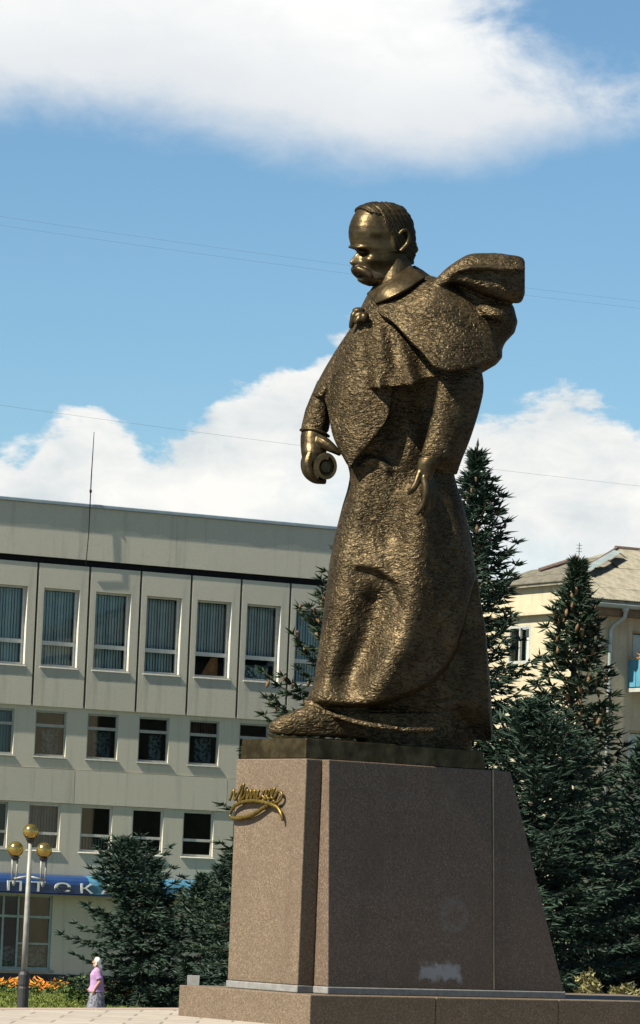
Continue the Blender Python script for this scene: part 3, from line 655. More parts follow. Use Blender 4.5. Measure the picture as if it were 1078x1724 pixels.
def spruce(name, label, px, py_top, dist, H, R, seed, needle='needle', gaps=0.0, fat=1.0, cones=0, lean=(0, 0), cone_zone=(.7, 1.0), base_clear=.05, dens=1.0, shape=.85, group=None):
    rng = np.random.default_rng(seed); topw = at(px, py_top, dist); root = empty(name, (topw[0] - lean[0], topw[1], topw[2] - H))
    tag(root, label, 'spruce tree', 'spruces around the monument')
    tb = MB(); tp = [(lean[0] * t ** 1.5 + .05 * math.sin(5 * t + seed), lean[1] * t, H * t) for t in np.linspace(0, 1, 12)]; tb.tube(tp, [max(.012, .014 * H * (1 - t) ** .9 + .012) for t in np.linspace(0, 1, 12)], 8)
    tb.build('trunk', 'bark', root, smooth=True)
    P0, P1, Wd = [], [], []; limbs = MB(); cone_pos = []
    h = base_clear * H; seg = .19 * fat
    while h < H - .12:
        t = h / H; nb = rng.integers(5, 8)
        L0 = R * (1 - t) ** shape * min(1, .35 + (1 - t) * 6) + .05 + .10 * min(1, (1 - t) * 8)
        az0 = rng.uniform(0, 6.28)
        tr = np.array([lean[0] * t ** 1.5 + .05 * math.sin(5 * t + seed), lean[1] * t, h])
        for b in range(nb):
            if rng.uniform() < gaps * (1 - t): continue
            a = az0 + 6.283 * b / nb + rng.normal(0, .18); L = L0 * rng.choice([rng.uniform(.55, .8), rng.uniform(.85, 1.18)], p=[.35, .65])
            dr = rng.uniform(.4, 1.7); e0 = RAD(-14 + 52 * t ** 1.6 + 30 * max(0, t - .93) / .07 + rng.normal(0, 5)); n = max(3, int(L / seg)); p = tr + np.array([0, 0, rng.normal(0, .09) * (1 - t)]); pts = [p.copy()]
            for i in range(n):
                s = (i + 1) / n; e = e0 - RAD(20) * math.sin(s * 2.4) * (1 - t) * dr + RAD(30) * s * s
                d = np.array([math.cos(a) * math.cos(e), math.sin(a) * math.cos(e), math.sin(e)]); q = p + d * (L / n)
                side = np.array([-math.sin(a), math.cos(a), 0.0])
                P0.append(p.copy()); P1.append(q + d * .06); Wd.append(.022 * fat)
                if s > .12:
                    for sg_ in (-1, 1):
                        tl = (.12 + .42 * L * (1 - s) * (.5 + .5 * t) + .16 * min(1, L)) * rng.uniform(.7, 1.15) * min(1, .45 + L)
                        ta = d * rng.uniform(.55, .85) + side * sg_ * .8 + np.array([0, 0, rng.normal(-.10, .14)]); ta /= np.linalg.norm(ta)
                        m = max(1, int(tl / seg * dens)); pp = q.copy()
                        for j in range(m):
                            qq = pp + ta * (tl / m); P0.append(pp.copy()); P1.append(qq + ta * .05); Wd.append(.020 * fat)
                            if True:
                                for s2 in (-1, 1, -1.7, 1.7, -.45, .45):
                                    tb2 = ta * .75 + np.cross(ta, (0, 0, 1)) * s2 * .7 + np.array([0, 0, rng.normal(.05, .30)]); tb2 /= np.linalg.norm(tb2)
                                    P0.append(pp + ta * .03 * abs(s2)); P1.append(pp + ta * .03 * abs(s2) + tb2 * rng.uniform(.12, .23) * fat); Wd.append(.0165 * fat)
                            pp = qq
                p = q; pts.append(p.copy())
            if L > .5: limbs.tube(pts, [max(.005, .016 * L / 1.5 * (1 - i / len(pts)) + .004) for i in range(len(pts))], 5)
            if cones and cone_zone[0] < t < cone_zone[1] and rng.uniform() < .8:
                for q in range(2): cone_pos.append(pts[-1 - (q % 2)] + rng.normal(0, .05, 3))
        h += (.17 + .20 * (1 - t)) * (H / 9) ** .4
    for q in range(5):
        P0.append(np.array([lean[0], lean[1], H - .55 + .12 * q])); P1.append(np.array([lean[0] + rng.normal(0, .02), lean[1], H - .30 + .12 * q])); Wd.append(.028 * fat)
    V, F, T = spindles(P0, P1, Wd, rng)
    mk('crown', V, F, needle, root, tint=T); limbs.build('branches', 'bark', root)
    if cones:
        cm = MB(); cm.lathe([(.0, 0), (.016, -.01), (.030, -.05), (.028, -.10), (.014, -.145), (0, -.15)], (0, 0, 0), 7)
        c = None; rng.shuffle(cone_pos)
        for q in cone_pos[:cones]:
            if c is None: c = cm.build('cone', 'cone', root, tuple(q), True)
            else: c = c.copy(); COL.objects.link(c); c.parent = root; c.location = tuple(q)
            c.rotation_euler = (rng.normal(0, .25), rng.normal(0, .25), 0); s = rng.uniform(.8, 1.25) * fat; c.scale = (s, s, s)
    return root
GRP = None
spruce('spruce_tree', 'tall dark blue-green spruce with bare pointed tip just right of the bronze statue', 804, 752, 72, 12.4, 3.1, 11, gaps=.10, fat=1.1, cones=30, cone_zone=(.80, .93), dens=1.0)
spruce('spruce_tree', 'cone-laden spruce with brown top in front of the apartment house', 968, 947, 66, 9.6, 2.3, 22, 'needle_warm', gaps=.08, fat=1.1, cones=120, cone_zone=(.66, .99), shape=.95)
spruce('spruce_tree', 'low dark spruce cut by the right edge of the picture', 1096, 1240, 62, 6.4, 2.2, 33, gaps=.05, fat=1.05)
spruce('spruce_tree', 'spruce with cones peeping out left of the statue above its foot', 612, 880, 76, 11.0, 3.9, 44, 'needle_warm', gaps=.06, fat=1.1, cones=110, cone_zone=(.60, .92))
spruce('spruce_tree', 'broad irregular small spruce on the lawn behind the walking woman', 212, 1430, 114, 4.75, 2.5, 55, gaps=.10, fat=1.45, lean=(-.75, 0), base_clear=.14, dens=1.1, shape=.42)
spruce('spruce_tree', 'small bushy spruce against the blue canopy, left of the pedestal', 345, 1476, 112, 4.0, 1.25, 66, gaps=.04, fat=1.4, shape=.6)
spruce('spruce_tree', 'small spruce half hidden by the left edge of the granite pedestal', 398, 1432, 110, 4.7, 1.3, 77, gaps=.05, fat=1.4, shape=.6)
spruce('spruce_tree', 'dark spruce filling the gap behind the sloping back of the pedestal', 905, 1190, 60, 6.9, 2.7, 88, gaps=.02, fat=1.05, shape=.6)

# shrubs, flowers
def shrub(name, label, c, rx, rz, n, m, seed, leaf=.05, cat='shrub', kind=None, ry=None):
    rg = np.random.default_rng(seed); d = rg.normal(0, 1, (n, 3)); d /= np.linalg.norm(d, axis=1, keepdims=True); r = rg.uniform(.4, 1, n)[:, None] ** .5
    bumps = 1 + .25 * np.sin(d[:, 0] * 7 + seed)[:, None] * np.cos(d[:, 1] * 6)[:, None]
    P = d * r * bumps * (rx, ry or rx, rz); P[:, 2] = np.abs(P[:, 2]) * 1.0 + .02
    V, F, T = blades(rg, P, leaf * 2, leaf, .9); o = mk(name, V, F, m, None, tuple(c), tint=T); return tag(o, label, cat, kind=kind)
rg = np.random.default_rng(9); N = 9000
s_ = rg.uniform(-13.5, -1.0, N); o_ = 11.0 + rg.uniform(0, 4.5, N)
P = B0 + s_[:, None] * fu + o_[:, None] * fn; P[:, 2] = LOW + rg.uniform(.02, .32, N) * (0.7 + .3 * np.sin(s_ * 3.1))
V, F, T = blades(rg, P, .09, .05, .9); tag(mk('flower_bed_leaves', V, F, 'leaf', tint=T), 'dark green foliage of the flower bed along the office wall', 'flower bed', kind='stuff')
keep = rg.uniform(0, 1, N) < (.14 + .25 * np.sin(s_ * 2.3 + 1) + .2 * np.sin(s_ * 5.1))
P2 = P[keep]; P2[:, 2] = LOW + .28 + rg.normal(0, .07, len(P2)); V, F, T = blades(rg, P2, .10, .055, 1.0)
tag(mk('orange_flowers', V, F, 'flower', tint=T), 'bright orange flowers in the bed along the office wall', 'flowers', kind='stuff')
for i, (px, py, d, rx, rz, lb) in enumerate(((139, 1690, 118, .55, .75, 'dark green bush at the end of the orange flower bed'), (232, 1692, 116, 1.3, .55, 'low dark bush under the small spruce on the lawn'))):
    c = at(px, py, d); c[2] = LOW; shrub('shrub', lb, c, rx, rz, 1400, 'leaf', 100 + i, .06)
rg = np.random.default_rng(17); cc = at(238, 1684, 115); n = 130; P = np.array([cc[0], cc[1], LOW + .45]) + rg.normal(0, 1, (n, 3)) * (.6, .4, .12); V, F, T = blades(rg, P, .09, .05, 1.0)
tag(mk('red_orange_flowers', V, F, 'flower', tint=T), 'scattered orange blooms in the shade of the small spruce', 'flowers', kind='stuff')
for i, (px, py, d, rx, rz, lb) in enumerate(((990, 1672, 58, .19, .32, 'pale yellow sunlit bush low behind the pedestal'), (1052, 1676, 58, .22, .16, 'pale yellow tuft at the right edge behind the base'))):
    c = at(px, py, d); c[2] -= .05; shrub('dry_shrub', lb, c, rx, rz, 260, 'leaf_pale', 120 + i, .035)
# bank of earth that carries the spruces and bushes behind the monument
mb = MB(); bank = []
ctr = at(930, 1700, 60)
for ri, (rr_, hh) in enumerate(((1.0, 0.0), (.8, .9), (.55, 1.75), (.25, 1.9))):
    bank.append([(ctr[0] + 2.8 + 7.5 * rr_ * math.cos(a), ctr[1] + 5.5 + 9.5 * rr_ * math.sin(a), LOW - .02 + hh + .12 * math.sin(3 * a + ri)) for a in np.linspace(0, 2 * math.pi, 40, endpoint=False)])
mb.loft(bank); tag(mb.build('earth_bank', 'lawn', smooth=True), kind='structure')
c = at(326, 1646, 104); mb = MB(); mb.add([(-.34, -.2, 0), (.34, -.2, 0), (.34, .2, 0), (-.34, .2, 0), (-.42, -.26, .6), (.42, -.26, .6), (.42, .26, .6), (-.42, .26, .6)], [(3, 2, 1, 0), (4, 5, 6, 7), (0, 1, 5, 4), (1, 2, 6, 5), (2, 3, 7, 6), (3, 0, 4, 7)])
pl = mb.build('planter', 'planter', None, (c[0], c[1], LOW)); pl.scale = (.40, .6, 2.35 / .6 * (c[2] - LOW) / 2.35 + .1)
tag(pl, 'pale concrete block standing behind the left end of the granite base', 'planter')

# ------------------------------------------------------------------ monument
PH = RAD(37)
fa = np.array([-math.cos(PH), -math.sin(PH), 0]); fb = np.array([math.sin(PH), -math.cos(PH), 0])   # front of the monument, its near side
O = at(523, 1675, 45.0); BZ = float(O[2]); O[2] = 0
def pd(a, b, z): return O + fa * a + fb * b + np.array([0, 0, z])
PED = empty('pedestal', tuple(O)); tag(PED, 'brown granite pedestal with battered back on a low stepped base', 'pedestal')
def prism(name, bot, top, m, parent=PED, bev=.008, frame=None):
    n = len(bot); V = [pd(*p) for p in bot] + [pd(*p) for p in top]
    F = [tuple(range(n - 1, -1, -1)), tuple(range(n, 2 * n))] + [(i, (i + 1) % n, n + (i + 1) % n, n + i) for i in range(n)]
    o = mk(name, V, F, m, parent, off=O)
    if bev: bevel_obj(o, bev, 2)
    return o
def rect(a0, a1, b0, b1, z): return [(a0, b0, z), (a1, b0, z), (a1, b1, z), (a0, b1, z)]
BW = -2.68
# base: stones round a core
cuts = [0, -1.9, -3.85, -5.6, -7.2]
for i in range(4):
    a1, a0 = cuts[i] - (.004 if i else 0), cuts[i + 1] + .004
    prism('base_stone', rect(a0, a1, BW, 0, -.02), rect(a0, a1, BW, 0, BZ), 'granite', bev=.012)
# pedestal levels
nA = np.array([fb[0], fb[1], 0])
zt = float(on_plane(517, 1277, pd(-.233, -.572, 0), fa)[2]); z0 = BZ + .004; zs = BZ + .09
def side_a(px, py, b): q = on_plane(px, py, pd(0, b, 0), fb); return float((q - O) @ fa)
aR0 = side_a(950, 1672, -.285); aR1 = side_a(860, 1298, -.445); aJ = side_a(833, 1660, -.285); aJt = side_a(829, 1300, -.445)
BM = -1.286
def bside(z): return -.285 - .16 * (z - BZ) / (zt - BZ)                 # battered near side
# front slab
prism('front_slab', rect(-.47, -.233, -2.0, -.572, zs + .003), rect(-.47, -.233, -2.0, -.572, zt), 'granite', bev=.012)
prism('foot_strip', rect(-.47, -.221, -2.012, -.560, z0), rect(-.47, -.221, -2.012, -.560, zs), 'strip', bev=.01)
def block(name, a_f, a_r0, a_r1, b_in, m, z0_=zs + .003, z1_=zt, near=True, grow=0.0):
    b0, b1 = bside(z0_) + grow, bside(z1_) + grow
    if not near: b0, b1, b_in = 2 * BM - b0, 2 * BM - b1, 2 * BM - b_in
    bot = [(a_r0, b_in, z0_), (a_f, b_in, z0_), (a_f, b0, z0_), (a_r0, b0, z0_)]; topv = [(a_r1, b_in, z1_), (a_f, b_in, z1_), (a_f, b1, z1_), (a_r1, b1, z1_)]
    return prism(name, bot, topv, m, bev=.012)
for near in (True, False):
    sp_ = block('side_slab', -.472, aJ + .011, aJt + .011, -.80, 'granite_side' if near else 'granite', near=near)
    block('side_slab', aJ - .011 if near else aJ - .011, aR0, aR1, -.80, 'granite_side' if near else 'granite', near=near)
    block('foot_strip', -.46, aR0 - .02, aR0 - .02, -.80, 'strip', z0, zs, near, .012)
    block('joint_strip', aJ + .0095, aJ - .0095, aJt - .0095, -.70, 'joint', zs + .004, zt - .006, near, .003)
core = prism('core', [(aR0 + .05, -1.82, z0), (-.476, -1.82, z0), (-.476, -.803, z0), (aR0 + .05, -.803, z0)], [(aR1 + .02, -1.82, zt - .003), (-.476, -1.82, zt - .003), (-.476, -.803, zt - .003), (aR1 + .02, -.803, zt - .003)], 'granite', bev=0)
# object space of the stained panel: x along the side, z up from the base
ax_u = -fa
for o in [c for c in PED.children if c.name.startswith('side_slab')]:
    org = pd(-.472, bside(BZ), BZ) - O; R = np.array([ax_u, -fb, [0, 0, 1.0]])
    for v in o.data.vertices: c = R @ (np.array(v.co) - org); v.co = c
    mt = Matrix(((ax_u[0], -fb[0], 0, org[0]), (ax_u[1], -fb[1], 0, org[1]), (0, 0, 1, org[2]), (0, 0, 0, 1))); o.matrix_local = mt

# gilt signature, standing proud of the front slab
def sig(pts, r, flat=.6):
    P = []
    for x, y in catmull(pts, len(pts) * 7):
        q = on_plane(370 + x * .1206, 1300 + y * .1206, pd(-.233 + .05, 0, 0), fa); P.append(q)
    return P
sgn = MB()
word = [(140, 395), (195, 245), (210, 385), (265, 300), (315, 190), (340, 185), (285, 390), (350, 330), (372, 260), (395, 260), (378, 385), (440, 255), (432, 380), (495, 250), (487, 378), (548, 255), (520, 375), (590, 330), (622, 255), (596, 320), (650, 372), (700, 262), (668, 250), (655, 330), (705, 368), (770, 235), (735, 250), (722, 340), (760, 362), (820, 270), (865, 290), (870, 340), (835, 400), (770, 430)]
sgn.tube(sig(word, 0), .017, 6)
sgn.tube(sig([(150, 580), (175, 520), (220, 465), (320, 418), (460, 400), (610, 420), (720, 450), (800, 490), (850, 560), (872, 630), (876, 680)], 0), [.016 + .012 * math.sin(i / 76 * math.pi) for i in range(77)], 7)
sgn.tube(sig([(145, 600), (160, 630), (205, 645), (340, 632), (490, 580), (610, 500), (700, 440), (770, 400)], 0), [.016 + .012 * math.sin(i / 55 * math.pi) for i in range(56)], 7)
so_ = sgn.build('signature', 'gilt', PED, smooth=True, off=O); so_['label'] = 'gilded handwritten signature with looping flourish on the front slab'
pins = MB()
for x, y in ((210, 385), (432, 380), (650, 372), (320, 418), (720, 450), (340, 632)):
    q = on_plane(370 + x * .1206, 1300 + y * .1206, pd(-.233 + .05, 0, 0), fa); pins.tube([q, q - fa * .052], .008, 5)
pins.build('fixing_pin', 'gilt', so_, off=O)

# ------------------------------------------------------------------ bronze statue
YS = float((pd(-2.18, BM, 0))[1])              # plane of the figure's axis
SCALE = FPX / YS
ST = empty('bronze_statue', tuple(pd(-1.8, BM, zt))); STO = np.array(ST.location)
tag(ST, 'large bronze statue of a striding man in a wind-blown cloak holding a scroll', 'statue')
def T(px, py, v): return at(px, py, YS - v)
blk_h = float(at(518, 1240, 45.9)[2])
zb_top = zt + .245
pb = prism('bronze_plate', rect(aR1 + .25, -.250, 2 * BM + .62, -.62, zt + .004), rect(aR1 + .30, -.262, 2 * BM + .63, -.63, zb_top), 'bronze_smooth', parent=None, bev=.012)
pb.parent = ST; pb.location = tuple(O - STO)

CA, SA = math.cos(PH), math.sin(PH)
def rows_interp(rows, ys):
    rows = np.array(rows, float); return [np.interp(ys, rows[:, 0], rows[:, i]) for i in range(1, rows.shape[1])]
def body(rows, ny, nt, relief=None, smooth=True):
    """rows: y, xl, xr, ratio (side/front radius), vc ; ellipse aligned with the monument's axes"""
    ys = np.linspace(rows[0][0], rows[-1][0], ny)
    R = np.array(rows, float); xl, xr, ra, vc = [np.interp(ys, R[:, 0], R[:, i]) for i in (1, 2, 3, 4)]
    if smooth:
        kz = np.array([1, 4, 6, 4, 1.]) / 16
        for _ in range(3):
            for arr in (xl, xr): arr[2:-2] = np.convolve(arr, kz, 'valid')
    rings = []
    for i, y in enumerate(ys):
        Wm = (xr[i] - xl[i]) / 2 / SCALE; cx = (xl[i] + xr[i]) / 2
        A = Wm / math.sqrt(CA * CA + (ra[i] * SA) ** 2); B = A * ra[i]; ring = []
        for k in range(nt):
            t = 2 * math.pi * k / nt; x = -CA * A * math.cos(t) + SA * B * math.sin(t); v = SA * A * math.cos(t) + CA * B * math.sin(t)
            vm = math.sqrt((SA * A) ** 2 + (CA * B) ** 2); px = cx + x * SCALE
            if relief:
                wgt = min(1, max(0, (v / vm) * 1.6 + .15)); px, v = relief(px, y, v, wgt)
            ring.append(T(px, y, v + vc[i]))
        rings.append(ring)
    return rings
def dist_poly(px, py, poly):
    best = 1e9
    for (x0, y0), (x1, y1) in zip(poly[:-1], poly[1:]):
        dx, dy = x1 - x0, y1 - y0; t = max(0, min(1, ((px - x0) * dx + (py - y0) * dy) / (dx * dx + dy * dy))); best = min(best, math.hypot(px - x0 - t * dx, py - y0 - t * dy))
    return best
FOLDS = [([(690, 800), (668, 850), (656, 900)], -.09, 24), ([(634, 1015), (624, 1060), (608, 1105), (592, 1145)], -.16, 27), ([(640, 985), (626, 1050), (606, 1110)], -.06, 34),
         ([(605, 800), (578, 900), (562, 1000), (550, 1100), (540, 1160)], .13, 26),
         ([(705, 850), (706, 950), (702, 1020), (680, 1090), (640, 1150)], .18, 34),
         ([(742, 800), (746, 900), (742, 960)], -.07, 16),
         ([(772, 900), (780, 1000), (768, 1070)], .07, 20),
         ([(604, 786), (612, 775), (626, 771), (642, 776), (652, 790)], .06, 7),
         ([(606, 778), (612, 767), (626, 763), (645, 768)], -.06, 6),
         ([(606, 960), (636, 967), (658, 985), (672, 1018)], -.05, 6), ([(606, 950), (640, 957), (666, 976)], .04, 8),
         ([(640, 660), (668, 720), (660, 770)], -.10, 18),
         ([(668, 905), (640, 890), (622, 880)], -.035, 16), ([(720, 870), (735, 960), (742, 1040)], .07, 16)]
HEM = [(500, 1181), (530, 1188), (565, 1192), (610, 1189), (650, 1181), (690, 1167), (725, 1148), (750, 1122), (768, 1090), (780, 1050), (790, 1010), (800, 975), (830, 930)]
hx = np.array([h[0] for h in HEM]); hy = np.array([h[1] for h in HEM])
def robe_relief(px, y, v, wgt):
    if wgt <= 0: return px, v
    dv = 0
    for poly, amp, wd in FOLDS:
        d = dist_poly(px, y, poly)
        if d < wd * 2.6: dv += amp * math.exp(-(d / wd) ** 2)
    e = y - np.interp(px, hx, hy)                 # below the lifted hem the coat opens into a hollow
    if e > -4: dv -= .55 * min(1, max(0, (e + 2) / 5))
    return px, v + dv * wgt
fig = MB()
ROBE = [(640, 572, 735, 1.0, .0), (700, 568, 745, 1.0, .0), (740, 572, 755, 1.0, .0), (770, 582, 762, 1.0, .0), (800, 590, 765, 1.0, 0), (825, 585, 772, .95, 0), (850, 577, 781, .92, 0), (905, 563, 793, .88, 0), (947, 555, 799, .85, 0), (1014, 547, 810, .80, 0), (1068, 540, 819, .76, 0), (1110, 534, 822, .72, 0),
        (1146, 529, 825, .70, 0), (1168, 521, 827, .68, 0), (1182, 513, 828, .66, 0), (1190, 530, 828, .66, 0), (1200, 556, 828, .66, -.02), (1210, 580, 829, .66, -.04), (1222, 615, 829, .7, -.06), (1246, 650, 829, .75, -.08)]
fig.loft(body(ROBE, 190, 220, robe_relief))
# chest and shoulders under the cloak
fig.loft(body([(458, 645, 712, 1.0, .05), (478, 630, 718, 1.1, .05), (500, 616, 730, 1.2, .03), (530, 602, 745, 1.25, .0), (565, 588, 752, 1.25, .0), (610, 574, 750, 1.15, .0), (660, 568, 742, 1.05, .0), (700, 568, 740, 1.0, .0)], 50, 60))
# lower edge of the coat, catching light along the ground
def near_v(px, y):
    R = np.array(ROBE); xl, xr, ra, vc = [np.interp(y, R[:, 0], R[:, i]) for i in (1, 2, 3, 4)]
    Wm = (xr - xl) / 2 / SCALE; A = Wm / math.sqrt(CA * CA + (ra * SA) ** 2); B = A * ra; x = (px - (xl + xr) / 2) / SCALE
    best = -9
    for k in range(400):
        t = 2 * math.pi * k / 400
        if abs(-CA * A * math.cos(t) + SA * B * math.sin(t) - x) < .03: best = max(best, SA * A * math.cos(t) + CA * B * math.sin(t))
    return best + vc if best > -9 else SA * A
hemline = [(513, 1181, .62), (528, 1190, .72), (548, 1198, .80), (575, 1208, .86), (606, 1217, .90), (640, 1223, .92), (690, 1228, .90), (730, 1230, .82)]
fig.tube([T(x, y, v) for x, y, v in catmull(hemline, 40)], .038, 8)
# inner mass standing on the plate
fig.loft(body([(1200, 600, 792, .4, -.05), (1225, 600, 792, .4, -.05), (1262, 600, 795, .4, -.05)], 12, 50))
# near sleeve
def oval(rows, n=28, ny=24):
    ys = np.linspace(rows[0][0], rows[-1][0], ny); R = np.array(rows, float); cols = [np.interp(ys, R[:, 0], R[:, i]) for i in range(1, 5)]
    out = []
    for y, xl, xr, vc, D in zip(ys, *cols):
        out.append([T((xl + xr) / 2 + (xr - xl) / 2 * math.cos(2 * math.pi * k / n), y, vc + D * math.sin(2 * math.pi * k / n)) for k in range(n)])
    return out
fig.loft(body([(600, 744, 806, .62, .66), (640, 738, 815, .62, .72), (660, 736, 815, .60, .74), (700, 727, 805, .58, .78), (740, 717, 792, .56, .82), (765, 708, 782, .55, .84), (776, 704, 777, .55, .84), (781, 716, 775, .5, .80), (799, 742, 770, .45, .74)], 40, 48))
# far sleeve
fig.loft(oval([(640, 535, 575, -.22, .24), (668, 523, 562, -.16, .24), (690, 514, 558, -.10, .22), (715, 508, 556, -.04, .20), (728, 506, 553, -.02, .18)]))
# shoe
sh = []
for x, yt, yb, v, D in ((452, 1220, 1232, .74, .05), (458, 1214, 1236, .74, .10), (470, 1207, 1238, .74, .15), (490, 1198, 1240, .72, .19), (515, 1188, 1242, .70, .20), (545, 1182, 1244, .66, .20), (580, 1180, 1246, .6, .20), (620, 1185, 1248, .5, .2)):
    sh.append([T(x, (yt + yb) / 2 - (yb - yt) / 2 * (math.sin(a) if math.sin(a) > 0 else max(-.8, math.sin(a) * 1.4) / .8 * .9), v + D * math.cos(a)) for a in np.linspace(0, 2 * math.pi, 24, endpoint=False)])
fig.loft(sh)
fm = shift_mesh(remesh(fig, .017, 1), STO); wrap('figure', fm, 'bronze', ST)
sole = MB(); sole.loft([[T(x, y0, v + D * math.cos(a) * 1.08) if False else T(x, y0 + (4.5 if math.sin(a) < 0 else -1.5), v + D * math.cos(a) * 1.06) for a in np.linspace(.1, 2 * math.pi + .1, 16, endpoint=False)] for x, y0, v, D in ((450, 1234, .74, .06), (458, 1238, .74, .11), (475, 1240, .74, .17), (500, 1242, .72, .2), (540, 1244, .68, .2), (600, 1248, .55, .2))])
sole.build('sole', 'bronze_smooth', ST, off=STO)

# cloak
def sheet(rows, nu, nv, th):
    g = np.array([catmull(r, nu) for r in rows]); g = np.array([catmull(g[:, j], nv) for j in range(nu)])     # nu x nv x 3
    P = np.array([[T(*g[i, j]) for j in range(nv)] for i in range(nu)]); du = np.gradient(P, axis=0); dv = np.gradient(P, axis=1); N = np.cross(du, dv); N /= np.linalg.norm(N, axis=2, keepdims=True) + 1e-9
    sgnn = np.sign((N * (CAM - P)).sum(2).mean()); Q = P - N * sgnn * th; V = np.concatenate([P.reshape(-1, 3), Q.reshape(-1, 3)]); n = nu * nv; F = []
    ix = lambda i, j: i * nv + j
    for i in range(nu - 1):
        for j in range(nv - 1):
            F.append((ix(i, j), ix(i + 1, j), ix(i + 1, j + 1), ix(i, j + 1))); F.append((n + ix(i, j), n + ix(i, j + 1), n + ix(i + 1, j + 1), n + ix(i + 1, j)))
    bd = [ix(i, 0) for i in range(nu)] + [ix(nu - 1, j) for j in range(1, nv)] + [ix(i, nv - 1) for i in range(nu - 2, -1, -1)] + [ix(0, j) for j in range(nv - 2, 0, -1)]
    for a, b in zip(bd, bd[1:] + bd[:1]): F.append((a, n + a, n + b, b))
    return V, F
cp = MB()
cp.add(*sheet([[(624, 505, .36), (645, 498, .44), (670, 486, .44), (695, 473, .38), (712, 464, .26), (724, 463, .05)],
               [(630, 516, .46), (652, 516, .62), (685, 515, .76), (715, 507, .82), (745, 493, .70), (768, 480, .40)],
               [(637, 526, .55), (658, 531, .74), (695, 550, .92), (732, 562, 1.02), (775, 557, .94), (818, 535, .55)],
               [(645, 534, .62), (664, 545, .82), (702, 583, 1.08), (740, 619, 1.28), (790, 618, 1.08), (842, 601, .58)]], 44, 40, .07))
cp.add(*sheet([[(602, 566, .40), (618, 556, .54), (634, 548, .64), (650, 546, .62), (668, 550, .62), (704, 580, .62), (745, 602, .70)],
               [(609, 594, .52), (624, 590, .70), (642, 586, .80), (660, 588, .74), (680, 592, .78), (708, 602, .68), (745, 614, .75)],
               [(616, 622, .62), (631, 620, .82), (648, 618, .86), (666, 618, .82), (688, 620, .92), (710, 620, .72), (744, 622, .80)],
               [(622, 653, .74), (638, 652, 1.00), (654, 650, .90), (672, 648, .98), (695, 645, 1.14), (714, 637, .82), (742, 629, .86)]], 60, 30, .06))
cp.add(*sheet([[(594, 544, .16), (608, 540, .42), (632, 540, .52), (664, 544, .60)],
               [(563, 596, .02), (585, 600, .44), (615, 606, .62), (658, 610, .70)],
               [(541, 646, -.06), (568, 654, .42), (605, 660, .68), (660, 662, .76)],
               [(551, 690, .26), (572, 704, .54), (605, 712, .74), (651, 706, .80)],
               [(561, 738, .40), (575, 750, .58), (598, 754, .72), (624, 744, .76)],
               [(583, 781, .56), (586, 786, .60), (590, 789, .63), (599, 777, .66)]], 40, 50, .08))
# far side of the cloak over the other arm
cp.loft(oval([(560, 585, 612, -.10, .22), (590, 565, 605, -.14, .34), (620, 547, 598, -.18, .40), (648, 532, 580, -.18, .40), (664, 525, 562, -.18, .36), (668, 526, 556, -.18, .34)]))
# wind-blown fold behind the shoulder
def across(stations, n=26):
    out = []
    for x, yt, yb, v, D in stations: out.append([T(x + (8 * (yt - 430) / 80 if x > 860 else 0), (yt + yb) / 2 - (yb - yt) / 2 * math.copysign(abs(math.sin(a)) ** .75, math.sin(a)), v + D * math.copysign(abs(math.cos(a)) ** .55, math.cos(a))) for a in np.linspace(0, 2 * math.pi, n, endpoint=False)])
    return out
S1 = catmull([(730, 474, 485, .50, .06), (748, 455, 482, .50, .16), (765, 442, 477, .46, .24), (790, 428, 486, .42, .32), (820, 426, 499, .38, .36), (850, 428, 507, .34, .36), (868, 430, 511, .30, .34), (878, 433, 508, .29, .32), (883, 440, 495, .28, .28)], 40)
cp.loft(across(S1))
cp.add(*sheet([[(740, 470, .44), (765, 443, .36), (795, 428, .30), (840, 426, .26), (882, 434, .20)],
               [(747, 464, .60), (773, 447, .66), (803, 440, .66), (846, 440, .62), (884, 443, .46)],
               [(756, 459, .70), (784, 451, .80), (813, 449, .82), (851, 452, .77), (885, 453, .58)]], 30, 16, .05))
cp.loft(oval([(470, 735, 800, .10, .30), (500, 745, 856, .08, .42), (518, 750, 866, .08, .46), (530, 752, 869, .08, .46), (542, 755, 872, .08, .46), (560, 758, 867, .08, .46), (577, 760, 851, .10, .46), (588, 762, 846, .12, .46), (602, 765, 846, .14, .46), (614, 770, 836, .2, .4), (628, 775, 812, .3, .3)], 36, 50))
cp.tube([T(*p) for p in catmull([(806, 520, .50), (822, 525, .60), (838, 530, .60), (850, 536, .5)], 14)], [.03] + [.075] * 12 + [.03], 8)
wrap('cloak', shift_mesh(remesh(cp, .015, 1), STO), 'bronze', ST)
# groove on the blown fold
# collar
up = catmull([(617, 494, 0), (622, 492, .22), (645, 478, .36), (672, 461, .34), (692, 449, .16), (698, 447, -.05), (685, 455, -.30), (655, 472, -.34), (625, 488, -.2), (617, 494, 0)], 60)
lo = catmull([(622, 506, 0), (630, 509, .42), (655, 500, .60), (688, 481, .56), (715, 467, .32), (724, 464, -.05), (700, 472, -.40), (660, 492, -.46), (630, 504, -.3), (622, 506, 0)], 60)
co = MB(); co.loft([[T(*p) for p in up[:-1]], [T(*(p * .5 + q * .5 + np.array([0, -1, .03]))) for p, q in zip(up[:-1], lo[:-1])], [T(*q) for q in lo[:-1]], [T(q[0], q[1] + 4, q[2] * .9) for q in lo[:-1]], [T(p[0] + 3, p[1] + 8, p[2] * .7) for p in up[:-1]]], True)
co.add(*sheet([[(619, 493, .30), (640, 480, .44), (664, 464, .44), (691, 446, .28)],
               [(625, 501, .44), (648, 489, .56), (676, 474, .55), (703, 456, .38)],
               [(632, 511, .52), (658, 500, .66), (688, 484, .64), (717, 466, .44)]], 30, 20, .05))
